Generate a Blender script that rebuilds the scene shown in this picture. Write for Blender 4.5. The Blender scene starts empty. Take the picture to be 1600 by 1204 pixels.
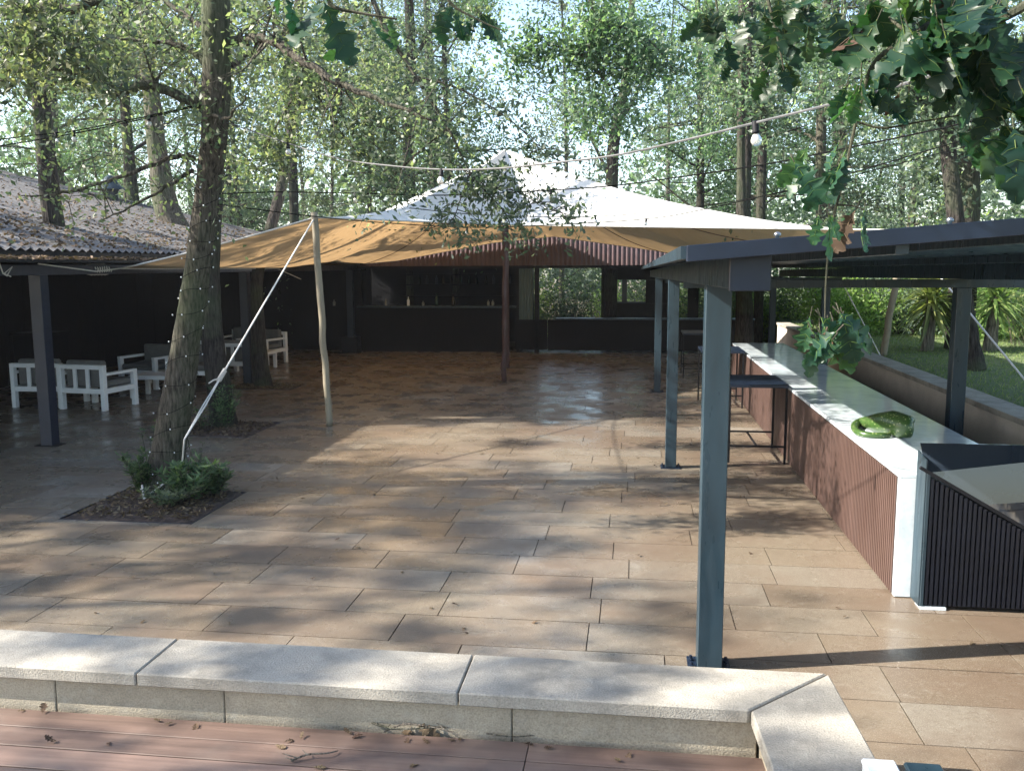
import bpy, bmesh, math, random
import numpy as np
from mathutils import Vector, Matrix
random.seed(7); RNG=np.random.default_rng(7)
R=math.radians
col=bpy.context.scene.collection
scn=bpy.context.scene
# ------------------------------------------------------------ camera, sky, sun
F=1400.;CX=800.;CY=602.;H=2.25
dn=np.array([50.,-10550.,-1400.]);Zc=-dn/np.linalg.norm(dn)
yy=np.array([190.,188.,-1400.]);yy=yy-yy.dot(Zc)*Zc;Yc=yy/np.linalg.norm(yy);Xc=np.cross(Yc,Zc)
RM=np.array([Xc,Yc,Zc]); CP=np.array([0,0,H])
def ray(px,py): return RM@np.array([px-CX,-(py-CY),-F])
def G(px,py,z=0.):
    d=ray(px,py); return Vector(CP+d*((z-H)/d[2]))
def PY(px,py,Y):
    d=ray(px,py); return Vector(CP+d*(Y/d[1]))
def PX(px,py,X):
    d=ray(px,py); return Vector(CP+d*(X/d[0]))
cam=bpy.data.cameras.new('camera'); co=bpy.data.objects.new('camera',cam); col.objects.link(co)
cam.sensor_fit='HORIZONTAL'; cam.sensor_width=36; cam.lens=F/1600*36; cam.clip_start=.05; cam.clip_end=600
co.matrix_world=Matrix([[*RM[0],0],[*RM[1],0],[*RM[2],H],[0,0,0,1]])
scn.camera=co
w=bpy.data.worlds.new("World"); scn.world=w; w.use_nodes=True
nt=w.node_tree; sky=nt.nodes.new('ShaderNodeTexSky'); sky.sky_type='NISHITA'; sky.sun_disc=False
SD=Vector((1.4,.36,-1)).normalized()
sky.sun_elevation=R(35); sky.sun_rotation=math.atan2(-SD.x,-SD.y); sky.air_density=1.0; sky.dust_density=1.3; sky.ozone_density=1
bg=nt.nodes['Background']; nt.links.new(sky.outputs[0],bg.inputs[0]); bg.inputs[1].default_value=.12
sl=bpy.data.lights.new('sun','SUN'); sl.energy=5; sl.angle=R(.5); sl.color=(1,.93,.82)
so=bpy.data.objects.new('sun',sl); col.objects.link(so); so.rotation_euler=SD.to_track_quat('-Z','Y').to_euler()
vs=scn.view_settings; vs.view_transform='Standard'; vs.look='None'; vs.exposure=1.92; vs.gamma=1
scn.cycles.max_bounces=7; scn.cycles.transparent_max_bounces=8
scn.cycles.diffuse_bounces=4; scn.cycles.glossy_bounces=3
# ------------------------------------------------------------ helpers
def tag(o,label=None,cat=None,group=None,kind=None):
    if label:o['label']=label
    if cat:o['category']=cat
    if group:o['group']=group
    if kind:o['kind']=kind
    return o
def empty(name,loc=(0,0,0),rz=0):
    o=bpy.data.objects.new(name,None); col.objects.link(o); o.location=loc; o.rotation_euler=(0,0,rz); o.empty_display_size=.1
    return o
def kids(o): return [c for c in bpy.data.objects if c.parent==o]
def copy_tree(o,parent=None):
    c=o.copy(); col.objects.link(c); c.parent=parent
    for ch in kids(o): copy_tree(ch,c)
    return c
def mk(name,V,Fc,m,parent=None,smooth=False,loc=None,attr=None):
    me=bpy.data.meshes.new(name)
    if isinstance(V,np.ndarray):
        n=Fc.shape[1]
        me.vertices.add(len(V)); me.vertices.foreach_set('co',V.astype(np.float32).ravel())
        me.loops.add(Fc.size); me.loops.foreach_set('vertex_index',Fc.astype(np.int32).ravel())
        me.polygons.add(len(Fc)); me.polygons.foreach_set('loop_start',np.arange(0,Fc.size,n,dtype=np.int32))
        me.update(calc_edges=True)
    else: me.from_pydata([tuple(v) for v in V],[],Fc)
    if attr is not None:
        a=me.attributes.new('tone','FLOAT','FACE'); a.data.foreach_set('value',np.asarray(attr,dtype=np.float32))
    if m:
        for mm in (m if isinstance(m,(list,tuple)) else [m]): me.materials.append(mm)
    if smooth: me.polygons.foreach_set('use_smooth',[True]*len(me.polygons))
    me.update()
    o=bpy.data.objects.new(name,me); col.objects.link(o); o.parent=parent
    if loc is not None:o.location=loc
    return o
class MB:
    def __init__(s): s.v=[];s.f=[];s.a=[]
    def add(s,v,f,a=0.5):
        b=len(s.v); s.v+= [tuple(p) for p in v]; s.f+=[tuple(i+b for i in q) for q in f]; s.a+=[a]*len(f); return s
    def box(s,x0,x1,y0,y1,z0,z1,M=None,a=.5):
        v=[Vector((x,y,z)) for z in(z0,z1) for y in(y0,y1) for x in(x0,x1)]
        if M: v=[M@p for p in v]
        return s.add(v,[(0,2,3,1),(4,5,7,6),(0,1,5,4),(2,6,7,3),(0,4,6,2),(1,3,7,5)],a)
    def hexa(s,b,t,a=.5):
        n=len(b); return s.add(list(b)+list(t),[tuple(range(n))[::-1],tuple(range(n,2*n))]+[(i,(i+1)%n,n+(i+1)%n,n+i) for i in range(n)],a)
    def bar(s,p,q,w,h=None,up=Vector((0,0,1)),a=.5):
        h=h or w; p=Vector(p);q=Vector(q);d=(q-p).normalized(); x=d.cross(up)
        if x.length<1e-4:x=d.cross(Vector((1,0,0)))
        x.normalize(); y=x.cross(d)
        c=[x*w/2+y*h/2,-x*w/2+y*h/2,-x*w/2-y*h/2,x*w/2-y*h/2]
        return s.hexa([p+k for k in c],[q+k for k in c],a)
    def tube(s,P,rad,n=8,cap=True,a=.5,jit=0,rnd=random):
        P=[Vector(p) for p in P]; N=len(P)
        if not hasattr(rad,'__len__'): rad=[rad]*N
        b=len(s.v); ref=None
        for i in range(N):
            d=(P[min(i+1,N-1)]-P[max(i-1,0)])
            d=d.normalized() if d.length>1e-9 else Vector((0,0,1))
            if ref is None:
                ref=d.cross(Vector((0,0,1)))
                if ref.length<.05: ref=d.cross(Vector((0,1,0)))
            ref=(ref-d*ref.dot(d)); ref.normalize(); u=d.cross(ref)
            for k in range(n):
                t=2*math.pi*k/n; rr=rad[i]*(1+(rnd.uniform(-jit,jit) if jit else 0))
                s.v.append(tuple(P[i]+ref*math.cos(t)*rr+u*math.sin(t)*rr))
        for i in range(N-1):
            for k in range(n):
                s.f.append((b+i*n+k,b+i*n+(k+1)%n,b+(i+1)*n+(k+1)%n,b+(i+1)*n+k)); s.a.append(a)
        if cap:
            s.f.append(tuple(b+k for k in range(n))[::-1]); s.f.append(tuple(b+(N-1)*n+k for k in range(n))); s.a+=[a,a]
        return s
    def lathe(s,prof,n=16,c=(0,0,0),a=.5):
        b=len(s.v)
        for r,z in prof:
            for k in range(n):
                t=2*math.pi*k/n; s.v.append((c[0]+r*math.cos(t),c[1]+r*math.sin(t),c[2]+z))
        for i in range(len(prof)-1):
            for k in range(n):
                s.f.append((b+i*n+k,b+i*n+(k+1)%n,b+(i+1)*n+(k+1)%n,b+(i+1)*n+k)); s.a.append(a)
        s.f.append(tuple(b+k for k in range(n))[::-1]); s.f.append(tuple(b+(len(prof)-1)*n+k for k in range(n))); s.a+=[a,a]
        return s
    def build(s,name,m,parent=None,bevel=0,smooth=False,loc=None,attr=False):
        o=mk(name,s.v,s.f,m,parent,smooth,loc,s.a if attr else None)
        if bevel:
            bm=bmesh.new(); bm.from_mesh(o.data); bmesh.ops.recalc_face_normals(bm,faces=bm.faces)
            bmesh.ops.bevel(bm,geom=bm.edges[:],offset=bevel,segments=1,affect='EDGES',clamp_overlap=True); bm.to_mesh(o.data); bm.free()
        return o
def crom(P,n=8):
    P=[Vector(p) for p in P]; out=[]
    for i in range(len(P)-1):
        a=P[max(i-1,0)];b=P[i];c=P[i+1];d=P[min(i+2,len(P)-1)]
        for k in range(n):
            t=k/n; out.append(.5*((2*b)+(c-a)*t+(2*a-5*b+4*c-d)*t*t+(3*b-a-3*c+d)*t**3))
    out.append(P[-1]); return out
def lin(vals,N):
    return list(np.interp(np.linspace(0,1,N),np.linspace(0,1,len(vals)),vals))
# ------------------------------------------------------------ materials
def nodes(name):
    m=bpy.data.materials.new(name); m.use_nodes=True; t=m.node_tree; return m,t,t.nodes['Principled BSDF'],t.nodes['Material Output']
def L(t,a,b): t.links.new(a,b)
def noise(t,scale,det=4,vec=None,rough=.55):
    n=t.nodes.new('ShaderNodeTexNoise'); n.inputs['Scale'].default_value=scale; n.inputs['Detail'].default_value=det; n.inputs['Roughness'].default_value=rough
    if vec: L(t,vec,n.inputs['Vector'])
    return n.outputs['Fac']
def ramp(t,fac,stops):
    r=t.nodes.new('ShaderNodeValToRGB'); L(t,fac,r.inputs[0]); e=r.color_ramp.elements
    while len(e)<len(stops): e.new(.5)
    for i,(p,c) in enumerate(stops): e[i].position=p; e[i].color=(*c,1) if len(c)==3 else c
    return r.outputs[0]
def mixc(t,fac,a,b,mode='MIX'):
    m=t.nodes.new('ShaderNodeMix'); m.data_type='RGBA'; m.blend_type=mode
    if isinstance(fac,(int,float)): m.inputs[0].default_value=fac
    else: L(t,fac,m.inputs[0])
    for i,x in ((6,a),(7,b)):
        if isinstance(x,tuple): m.inputs[i].default_value=(*x,1)
        else: L(t,x,m.inputs[i])
    return m.outputs[2]
def coords(t,scale=(1,1,1),kind='Object'):
    c=t.nodes.new('ShaderNodeTexCoord'); mp=t.nodes.new('ShaderNodeMapping'); mp.inputs['Scale'].default_value=scale; L(t,c.outputs[kind],mp.inputs[0]); return mp.outputs[0]
def bump(t,b,h,s=.3,d=.01):
    n=t.nodes.new('ShaderNodeBump'); n.inputs['Strength'].default_value=s; n.inputs['Distance'].default_value=d; L(t,h,n.inputs['Height']); L(t,n.outputs[0],b.inputs['Normal'])
def mrange(t,v,a,b,lo,hi):
    n=t.nodes.new('ShaderNodeMapRange'); L(t,v,n.inputs[0]); n.inputs[1].default_value=a;n.inputs[2].default_value=b;n.inputs[3].default_value=lo;n.inputs[4].default_value=hi; return n.outputs[0]
def simple(name,c,rough=.6,var=.25,sc=6,bs=.15,metal=0,spec=.5,scale=(1,1,1),fine=60,rv=.1):
    m,t,b,o=nodes(name); v=coords(t,scale)
    n1=noise(t,sc,5,v); lo=tuple(x*(1-var) for x in c); hi=tuple(min(1,x*(1+var)) for x in c)
    cc=ramp(t,n1,[(.3,lo),(.7,hi)]); L(t,cc,b.inputs['Base Color'])
    L(t,mrange(t,noise(t,sc*2.3,3,v),.3,.7,max(.02,rough-rv),min(1,rough+rv)),b.inputs['Roughness'])
    b.inputs['Metallic'].default_value=metal; b.inputs['Specular IOR Level'].default_value=spec
    if bs: bump(t,b,noise(t,fine,4,v),bs,.004)
    return m
def leafmat(name,ca,cb,cc,trans=.45,rough=.5,spec=.25):
    m,t,b,o=nodes(name)
    at=t.nodes.new('ShaderNodeAttribute'); at.attribute_name='tone'
    oi=t.nodes.new('ShaderNodeObjectInfo')
    c=ramp(t,at.outputs['Fac'],[(0,ca),(.5,cb),(1,cc)])
    hs=t.nodes.new('ShaderNodeHueSaturation'); L(t,c,hs.inputs['Color'])
    L(t,mrange(t,oi.outputs['Random'],0,1,.475,.52),hs.inputs['Hue']); L(t,mrange(t,oi.outputs['Random'],0,1,.8,1.2),hs.inputs['Value'])
    L(t,hs.outputs[0],b.inputs['Base Color']); b.inputs['Roughness'].default_value=rough; b.inputs['Specular IOR Level'].default_value=spec
    tr=t.nodes.new('ShaderNodeBsdfTranslucent'); tc=mixc(t,1.,hs.outputs[0],(1.9,2.1,1.1),'MULTIPLY'); L(t,tc,tr.inputs[0])
    mx=t.nodes.new('ShaderNodeMixShader'); mx.inputs[0].default_value=trans; L(t,b.outputs[0],mx.inputs[1]); L(t,tr.outputs[0],mx.inputs[2]); L(t,mx.outputs[0],o.inputs[0])
    return m
M={}
M['leaf_far']=leafmat('leaf_far',(.03,.07,.04),(.075,.13,.075),(.20,.27,.17),.45,.45,.4)
M['leaf_grey']=leafmat('leaf_grey',(.04,.07,.055),(.095,.135,.10),(.23,.27,.20),.45,.45,.4)
M['leaf_warm']=leafmat('leaf_warm',(.04,.062,.042),(.088,.115,.07),(.21,.215,.13),.4,.45,.35)
M['leaf_oak']=leafmat('leaf_oak',(.008,.03,.02),(.018,.055,.02),(.09,.14,.03),.3,.42,.35)  # shade on the near oak leaves is put into this darker colour
M['leaf_brown']=leafmat('leaf_brown',(.04,.028,.02),(.10,.065,.04),(.2,.15,.10),.12,.7,.2)
M['leaf_sunlit_tint']=leafmat('leaf_sunlit_tint',(.08,.14,.05),(.18,.27,.09),(.36,.42,.20),.5)  # sunlit look of the shrubs put into a brighter leaf colour
M['leaf_plant']=leafmat('leaf_plant',(.03,.07,.03),(.07,.13,.06),(.2,.27,.13),.35)
M['leaf_yucca']=leafmat('leaf_yucca',(.05,.09,.03),(.11,.16,.05),(.28,.32,.12),.3,.35,.5)
def bark(name,c,sc=(26,26,3.6)):
    m,t,b,o=nodes(name); v=coords(t,sc); n1=noise(t,1.6,8,v,.65)
    v2=coords(t,(1,1,1)); n2=noise(t,1.3,4,v2)
    c1=ramp(t,n1,[(.36,tuple(x*.2 for x in c)),(.5,c),(.68,tuple(min(1,x*1.9) for x in c))])
    cc=mixc(t,mrange(t,n2,.45,.65,0,.7),c1,mixc(t,n1,(.03,.045,.02),(.11,.14,.075)))
    L(t,cc,b.inputs['Base Color']); b.inputs['Roughness'].default_value=.9; b.inputs['Specular IOR Level'].default_value=.2
    bump(t,b,n1,1.,.05); return m
M['bark']=bark('bark',(.085,.075,.06)); M['bark_dark']=bark('bark_dark',(.04,.034,.03)); M['bark_pale']=bark('bark_pale',(.17,.15,.125))
# paving slabs: granite tiles with per-slab tone
def paving():
    m,t,b,o=nodes('paving_granite'); v=coords(t)
    at=t.nodes.new('ShaderNodeAttribute'); at.attribute_name='tone'
    base=ramp(t,at.outputs['Fac'],[(0,(.105,.080,.058)),(.3,(.15,.118,.084)),(.55,(.17,.138,.10)),(.8,(.18,.162,.134)),(1,(.23,.208,.175))])
    n1=noise(t,1.1,5,v); n2=noise(t,5,6,v,.65); n3=noise(t,170,2,v)
    c=mixc(t,mrange(t,n2,.4,.75,0,.35),base,(.125,.095,.07))
    c=mixc(t,mrange(t,n1,.45,.65,0,.5),c,(.13,.085,.055))
    c=mixc(t,mrange(t,n3,.52,.75,0,.6),c,(.45,.41,.35))
    c=mixc(t,mrange(t,n3,.25,.45,.65,0),c,(.07,.055,.045))
    c=mixc(t,mrange(t,noise(t,26,6,v,.7),.5,.72,0,.5),c,(.10,.075,.055)); c=mixc(t,mrange(t,noise(t,11,5,v,.7),.56,.72,0,.4),c,(.27,.245,.205))
    # damp, algae-dark film with shapes of its own
    n4=noise(t,.55,4,v); c=mixc(t,mrange(t,n4,.45,.65,0,.6),c,(.10,.07,.05))
    L(t,c,b.inputs['Base Color'])
    L(t,mrange(t,noise(t,2.2,5,v),.35,.68,.13,.48),b.inputs['Roughness']); b.inputs['Specular IOR Level'].default_value=.45
    bump(t,b,noise(t,45,5,v),.14,.004); return m
M['paving']=paving()
M['grout']=simple('grout',(.06,.045,.035),.95)
def stonemat(name,c,dirty=.5):
    m,t,b,o=nodes(name); v=coords(t); at=t.nodes.new('ShaderNodeAttribute'); at.attribute_name='tone'
    n=noise(t,130,3,v); n2=noise(t,3,6,v,.7); n3=noise(t,14,4,v)
    cc=ramp(t,n,[(.3,tuple(x*.72 for x in c)),(.5,c),(.72,tuple(min(.8,x*1.22) for x in c))])
    cc=mixc(t,mrange(t,n2,.42,.7,0,dirty),cc,tuple(x*.42 for x in c)); cc=mixc(t,mrange(t,n3,.55,.75,0,.3),cc,(.5,.47,.4))
    L(t,cc,b.inputs['Base Color']); b.inputs['Roughness'].default_value=.85
    bump(t,b,n,.6,.006); return m
M['coping']=stonemat('coping_granite',(.33,.305,.26),.8); M['stone']=stonemat('granite_block',(.38,.33,.25),.5)
M['render']=stonemat('wall_render',(.55,.49,.41),.35)
def wood(name,c,ax=(1.2,14,14),rough=.55,var=.45):
    m,t,b,o=nodes(name); v=coords(t,ax); at=t.nodes.new('ShaderNodeAttribute'); at.attribute_name='tone'
    n=noise(t,2.2,7,v,.6); cc=ramp(t,n,[(.25,tuple(x*(1-var) for x in c)),(.75,tuple(min(1,x*(1+var)) for x in c))])
    hs=t.nodes.new('ShaderNodeHueSaturation'); L(t,cc,hs.inputs['Color']); L(t,mrange(t,at.outputs['Fac'],0,1,.7,1.3),hs.inputs['Value'])
    v2=coords(t); cc2=mixc(t,mrange(t,noise(t,2.,5,v2),.5,.75,0,.45),hs.outputs[0],(.20,.17,.145) if c[0]>.05 else (.012,.011,.012))
    L(t,cc2,b.inputs['Base Color']); b.inputs['Roughness'].default_value=rough; b.inputs['Specular IOR Level'].default_value=.15 if c[0]<.02 else .4; bump(t,b,n,.25,.004); return m
M['deck']=wood('deck_wood',(.15,.10,.08),(.6,16,16),.6,.3); M['fence']=wood('fence_wood',(.007,.0065,.008),(14,14,1.2),.7)
M['pole']=wood('pole_wood',(.36,.31,.22),(10,10,1.2),.7,.3); M['pole_brown']=wood('pole_brown',(.10,.045,.035),(10,10,1.2),.6,.3)
M['steel']=simple('anthracite_paint',(.016,.033,.046),.36,.32,3,.06,0,.5,scale=(3,3,.5),fine=300,rv=.14)
M['steel_dark']=simple('dark_steel',(.005,.012,.028),.4,.15,5,.05,0,.5)
M['roof_blue']=simple('roof_sheet_lit_tint',(.05,.095,.13),.35,.2,4,.05,0,.6)  # lighter, bluer variant of the frame colour; lit look of the underside painted in
M['cab_black']=simple('cabinet_black',(.004,.0055,.011),.4,.2,5,.05,0,.3)
M['bolt']=simple('bolt_steel',(.35,.35,.36),.3,.2,20,0,.9)
M['black']=simple('black_paint',(.007,.0075,.010),.6,.2,5,.05,0,.2)
M['glossblack']=simple('gloss_black_top',(.02,.028,.04),.012,.1,3,0,0,1.0,rv=.001)
M['maroon']=simple('maroon_sheet',(.088,.055,.06),.45,.2,3,.05)
M['cbrown']=simple('brown_slats',(.078,.046,.038),.5,.12,4,.1,scale=(1,1,.3))
def marble():
    m,t,b,o=nodes('pale_worktop'); v=coords(t,(1,1,1)); n=noise(t,3,8,v,.7)
    L(t,ramp(t,n,[(.3,(.38,.45,.50)),(.5,(.56,.63,.68)),(.7,(.66,.72,.76))]),b.inputs['Base Color'])
    L(t,mrange(t,noise(t,9,4,v),.3,.7,.05,.16),b.inputs['Roughness']); b.inputs['Specular IOR Level'].default_value=.7; return m
M['marble']=marble()
M['white']=simple('white_paint',(.80,.82,.83),.4,.06,4,.04)
M['cushion']=simple('grey_cushion',(.14,.14,.135),.9,.15,8,.3,fine=400)
M['cushion_tan']=simple('tan_cushion',(.3,.24,.13),.9,.15,8,.3,fine=400)
M['rope']=simple('white_rope',(.62,.60,.56),.8,.15,40,.5,fine=250)
M['cable']=simple('black_cable',(.004,.004,.004),.95,.1,10,0,0,.1)
M['cable_grey']=simple('worn_cable',(.09,.09,.09),.5,.3,8,0)
M['soil']=simple('bark_mulch',(.05,.032,.024),.9,.6,25,.9,fine=90)
M['teal']=simple('curtain_teal',(.10,.15,.15),.7,.1,4,.05)
M['litter']=simple('litter_base',(.16,.105,.075),.95,.5,18,.8,fine=80)
def glassy():
    m,t,b,o=nodes('clear_glass'); b.inputs['Base Color'].default_value=(.9,.92,.9,1); b.inputs['Roughness'].default_value=.05; b.inputs['Transmission Weight'].default_value=.85; b.inputs['IOR'].default_value=1.45
    return m
M['glass']=glassy()
def gls(name,c):
    m,t,b,o=nodes(name); b.inputs['Base Color'].default_value=(*c,1); b.inputs['Roughness'].default_value=.08; b.inputs['Transmission Weight'].default_value=.5; return m
M['glass_green']=gls('glass_green',(.02,.06,.03)); M['glass_brown']=gls('glass_brown',(.06,.03,.015)); M['frosted']=simple('frosted_glass',(.2,.21,.2),.25,.05,5,0)
def tentmat():
    m,t,b,o=nodes('stretch_fabric'); v=coords(t)
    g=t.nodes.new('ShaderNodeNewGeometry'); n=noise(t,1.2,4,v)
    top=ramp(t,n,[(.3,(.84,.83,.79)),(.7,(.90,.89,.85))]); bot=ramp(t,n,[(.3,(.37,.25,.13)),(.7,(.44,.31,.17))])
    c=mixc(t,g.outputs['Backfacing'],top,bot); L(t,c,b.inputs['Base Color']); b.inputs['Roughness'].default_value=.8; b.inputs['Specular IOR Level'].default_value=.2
    tr=t.nodes.new('ShaderNodeBsdfTranslucent'); tr.inputs[0].default_value=(.46,.30,.15,1)
    mx=t.nodes.new('ShaderNodeMixShader'); mx.inputs[0].default_value=.3; L(t,b.outputs[0],mx.inputs[1]); L(t,tr.outputs[0],mx.inputs[2]); L(t,mx.outputs[0],o.inputs[0])
    v3=coords(t,(.8,2.5,1)); bump(t,b,noise(t,1.6,3,v3),.5,.12)
    return m
M['tent']=tentmat()
def roofmat():
    m,t,b,o=nodes('weathered_sheet'); v=coords(t,(.5,3,.5)); v2=coords(t)
    n=noise(t,1.5,6,v,.65); n2=noise(t,22,4,v2); n3=noise(t,.8,4,v2)
    c=ramp(t,n,[(.3,(.055,.055,.058)),(.55,(.10,.10,.105)),(.78,(.21,.21,.21))])
    c=mixc(t,mrange(t,n2,.52,.66,0,.75),c,(.11,.075,.05)); c=mixc(t,mrange(t,n3,.55,.75,0,.4),c,(.10,.10,.06))
    L(t,c,b.inputs['Base Color']); b.inputs['Roughness'].default_value=.75; bump(t,b,n2,.4,.01); return m
M['roof']=roofmat()
def groundmat(name,a,bb,c):
    m,t,b,o=nodes(name); v=coords(t); n=noise(t,.6,6,v); n2=noise(t,9,6,v,.7)
    cc=ramp(t,n2,[(.3,a),(.5,bb),(.72,c)]); cc=mixc(t,mrange(t,n,.4,.7,0,.5),cc,tuple(x*1.3 for x in a)); L(t,cc,b.inputs['Base Color']); b.inputs['Roughness'].default_value=.95
    bump(t,b,n2,.8,.05); return m
M['forest']=groundmat('forest_floor',(.05,.045,.025),(.11,.085,.05),(.2,.16,.10))
M['lawn']=groundmat('lawn_turf',(.05,.08,.03),(.10,.13,.05),(.18,.19,.09))
def grassmat():
    return leafmat('grass_blades',(.07,.12,.04),(.14,.19,.07),(.3,.3,.13),.35,.6,.2)
M['grass']=grassmat()
M['gourd']=None
# ------------------------------------------------------------ ground, patio, deck
tag(MB().box(-90,90,-60,140,-.6,-.06).build('ground',M['forest']),kind='structure')
tag(MB().box(-12.4,4.2,-3,27.8,-.055,-.012).build('patio_bed',M['grout']),kind='structure')
beds=[(-5.14,-3.86,7.27,8.42),(-6.35,-5.1,11.2,12.38),(-7.55,-6.28,15.75,16.6)]
def sub(r,c):
    x0,x1,y0,y1=r;a,b_,c_,d=c
    if x1<=a or x0>=b_ or y1<=c_ or y0>=d: return [r]
    out=[]
    if x0<a: out.append((x0,a,y0,y1))
    if x1>b_: out.append((b_,x1,y0,y1))
    m0,m1=max(x0,a),min(x1,b_)
    if y0<c_: out.append((m0,m1,y0,c_))
    if y1>d: out.append((m0,m1,d,y1))
    return out
pm=MB(); y=-.9; rs=random.Random(3)
RH=.425
while y<24.8:
    x=-12.3+rs.uniform(-.9,0)
    while x<4.1:
        l=rs.choice([.62,.85,1.05,1.2,1.2,1.4]); t=min(1,max(0,rs.gauss(.5,.24)))
        rects=[(max(x,-12.35),min(x+l,4.15),y,y+RH)]
        for bd in beds:
            rects=[q for r in rects for q in sub(r,bd)]
        for (a,b_,c,d) in rects:
            if b_-a>.02 and d-c>.02:
                g=.0035; dz=rs.uniform(-.0012,.0012)
                pm.box(a+g,b_-g,c+g,d-g,-.01,dz,a=t)
        x+=l
    y+=RH
tag(pm.build('patio',M['paving'],attr=True),kind='structure')
# deck in front
dm=MB(); y=3.46; k=0
while y>-1.6:
    x=-7.0
    while x<.62:
        l=rs.choice([2.4,3,3.6]); dm.box(max(x,-7),min(x+l,.62)-.003,y-.142,y-.004,.262,.3+rs.uniform(-.001,.001),a=rs.random()); x+=l
    y-=.146
tag(dm.build('deck',M['deck'],attr=True,bevel=.0025),kind='structure')
tag(MB().box(-7.2,.62,-1.9,3.5,-.005,.25).build('deck_base',M['black']),kind='structure')
# stone wall with coping
t=empty('garden_wall',(-1.5,3.6,0)); tag(t,'low granite wall with pale coping slabs between deck and patio','wall')
def wl(mb): 
    mb.v=[(x+1.5,y-3.6,z) for x,y,z in mb.v]; return mb
cuts=[-7,-5.15,-3.62,-2.13,-.70,.48]
for i in range(5):
    b=MB(); g=.003; x0,x1=cuts[i]+g,cuts[i+1]-g
    if i<4: b.box(x0,x1,3.455,3.83,.44,.5)
    else: b.hexa([Vector((x0,3.455,.44)),Vector((.477,3.455,.44)),Vector((.852,3.83,.44)),Vector((x0,3.83,.44))],[Vector((x0,3.455,.5)),Vector((.477,3.455,.5)),Vector((.852,3.83,.5)),Vector((x0,3.83,.5))])
    o=wl(b).build('coping_slab',M['coping'],t,bevel=.006)
b=MB(); b.hexa([Vector((.485,3.45,.44)),Vector((.56,1.9,.44)),Vector((.93,1.9,.44)),Vector((.858,3.825,.44))],[Vector((.485,3.45,.5)),Vector((.56,1.9,.5)),Vector((.93,1.9,.5)),Vector((.858,3.825,.5))]); wl(b).build('coping_slab',M['coping'],t,bevel=.006)
b=MB(); b.hexa([Vector((.56,1.895,.44)),Vector((.64,.2,.44)),Vector((1.0,.2,.44)),Vector((.93,1.895,.44))],[Vector((.56,1.895,.5)),Vector((.64,.2,.5)),Vector((1.0,.2,.5)),Vector((.93,1.895,.5))]); wl(b).build('coping_slab',M['coping'],t,bevel=.006)
cu=[-7,-6.1,-4.9,-3.7,-2.55,-1.75,-.48,.52]
for i in range(7):
    wl(MB().box(cu[i]+.002,cu[i+1]-.002,3.5+rs.uniform(0,.004),3.79,0,.44)).build('granite_block',M['stone'],t,bevel=.004)
wl(MB().hexa([Vector((.53,3.5,0)),Vector((.68,.3,0)),Vector((.95,.3,0)),Vector((.8,3.79,0)),Vector((.53,3.79,0))],[Vector((.53,3.5,.44)),Vector((.68,.3,.44)),Vector((.95,.3,.44)),Vector((.8,3.79,.44)),Vector((.53,3.79,.44))])).build('granite_block',M['stone'],t)
# raised lawn and retaining wall on the right
LZ=.74
tag(MB().box(3.9,60,-8,90,-.5,LZ).build('lawn',M['lawn']),kind='structure')
t=empty('retaining_wall',(3.75,10,0)); tag(t,'rendered beige retaining wall with stone cap along the lawn edge','wall')
MB().box(-.1,.14,-9,13.5,0,.75).build('wall',M['render'],t)
for i in range(15): MB().box(-.13,.2,-9+i*1.5+.003,-7.5+i*1.5-.003,.751,.81).build('cap_stone',M['coping'],t,bevel=.005)
# grass blades
N=60000; gx=RNG.uniform(3.95,16,N); gy=RNG.uniform(6.5,24,N); gz=np.full(N,LZ)
def blades(P,h,wd,lean):
    n=len(P); az=RNG.uniform(0,6.28,n); hh=h*RNG.uniform(.5,1.2,n); u=np.stack([np.cos(az),np.sin(az),0*az],1)*wd/2
    tip=P+np.stack([RNG.normal(0,lean,n),RNG.normal(0,lean,n),hh],1)
    V=np.stack([P-u,P+u,tip],1).reshape(-1,3); Fc=np.arange(3*n).reshape(-1,3); return V,Fc
V,Fc=blades(np.stack([gx,gy,gz],1),.05,.012,.03)
tag(mk('grass',V,Fc,M['grass'],attr=RNG.beta(2,2.5,len(Fc))),'short green turf strewn over the raised lawn','grass',kind='stuff')
# ------------------------------------------------------------ pergola
ST=M['steel']
def bz(y): return 2.145-.009*(y-4.9)      # beam underside, falls slightly to the back
t=empty('pergola',(.45,4.93,0)); tag(t,'dark grey steel pergola with low gabled roof over the counter','pergola')
def pl(mb): mb.v=[(x-.45,y-4.93,z) for x,y,z in mb.v]; return mb
pposts=[(.45,4.93,.068),(.44,10.03,.06),(.45,16.2,.06)]
rp=[(PY(1497,560,9.6).x,9.6,.07),(PY(1290,470,14.8).x,14.8,.06),(PY(1207,480,20.6).x,20.6,.065)]
RX=3.3
for (x,y,h) in pposts+rp:
    z1=bz(y) if x<1 else bz(y)-.085
    P=pl(MB().box(x-h,x+h,y-h,y+h,.012,z1)).build('post',ST,t,bevel=.004)
    b=pl(MB().box(x-h-.05,x+h+.05,y-h-.03,y+h+.03,.0005,.012)).build('base_plate',M['steel_dark'],P)
    for sx in(-1,1):
        for sy in (-1,1): MB().lathe([(.017,0),(.017,.012),(.009,.013),(.009,.03)],8,(x+sx*(h+.03)-.45,y+sy*(h*.6)-4.93,.012)).build('bolt',M['steel_dark'],P)
def hx(x0,x1,y0,y1,f0,f1):
    b=[Vector((x0,y0,f0(y0))),Vector((x1,y0,f0(y0))),Vector((x1,y1,f0(y1))),Vector((x0,y1,f0(y1)))]
    u=[Vector((p.x,p.y,f1(p.y))) for p in b]; return MB().hexa(b,u)
for x in(.45,RX+.05):
    pl(hx(x-.065,x+.065,3.64,21.2,bz,lambda y:bz(y)+.145)).build('beam',ST,t,bevel=.004)
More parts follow.
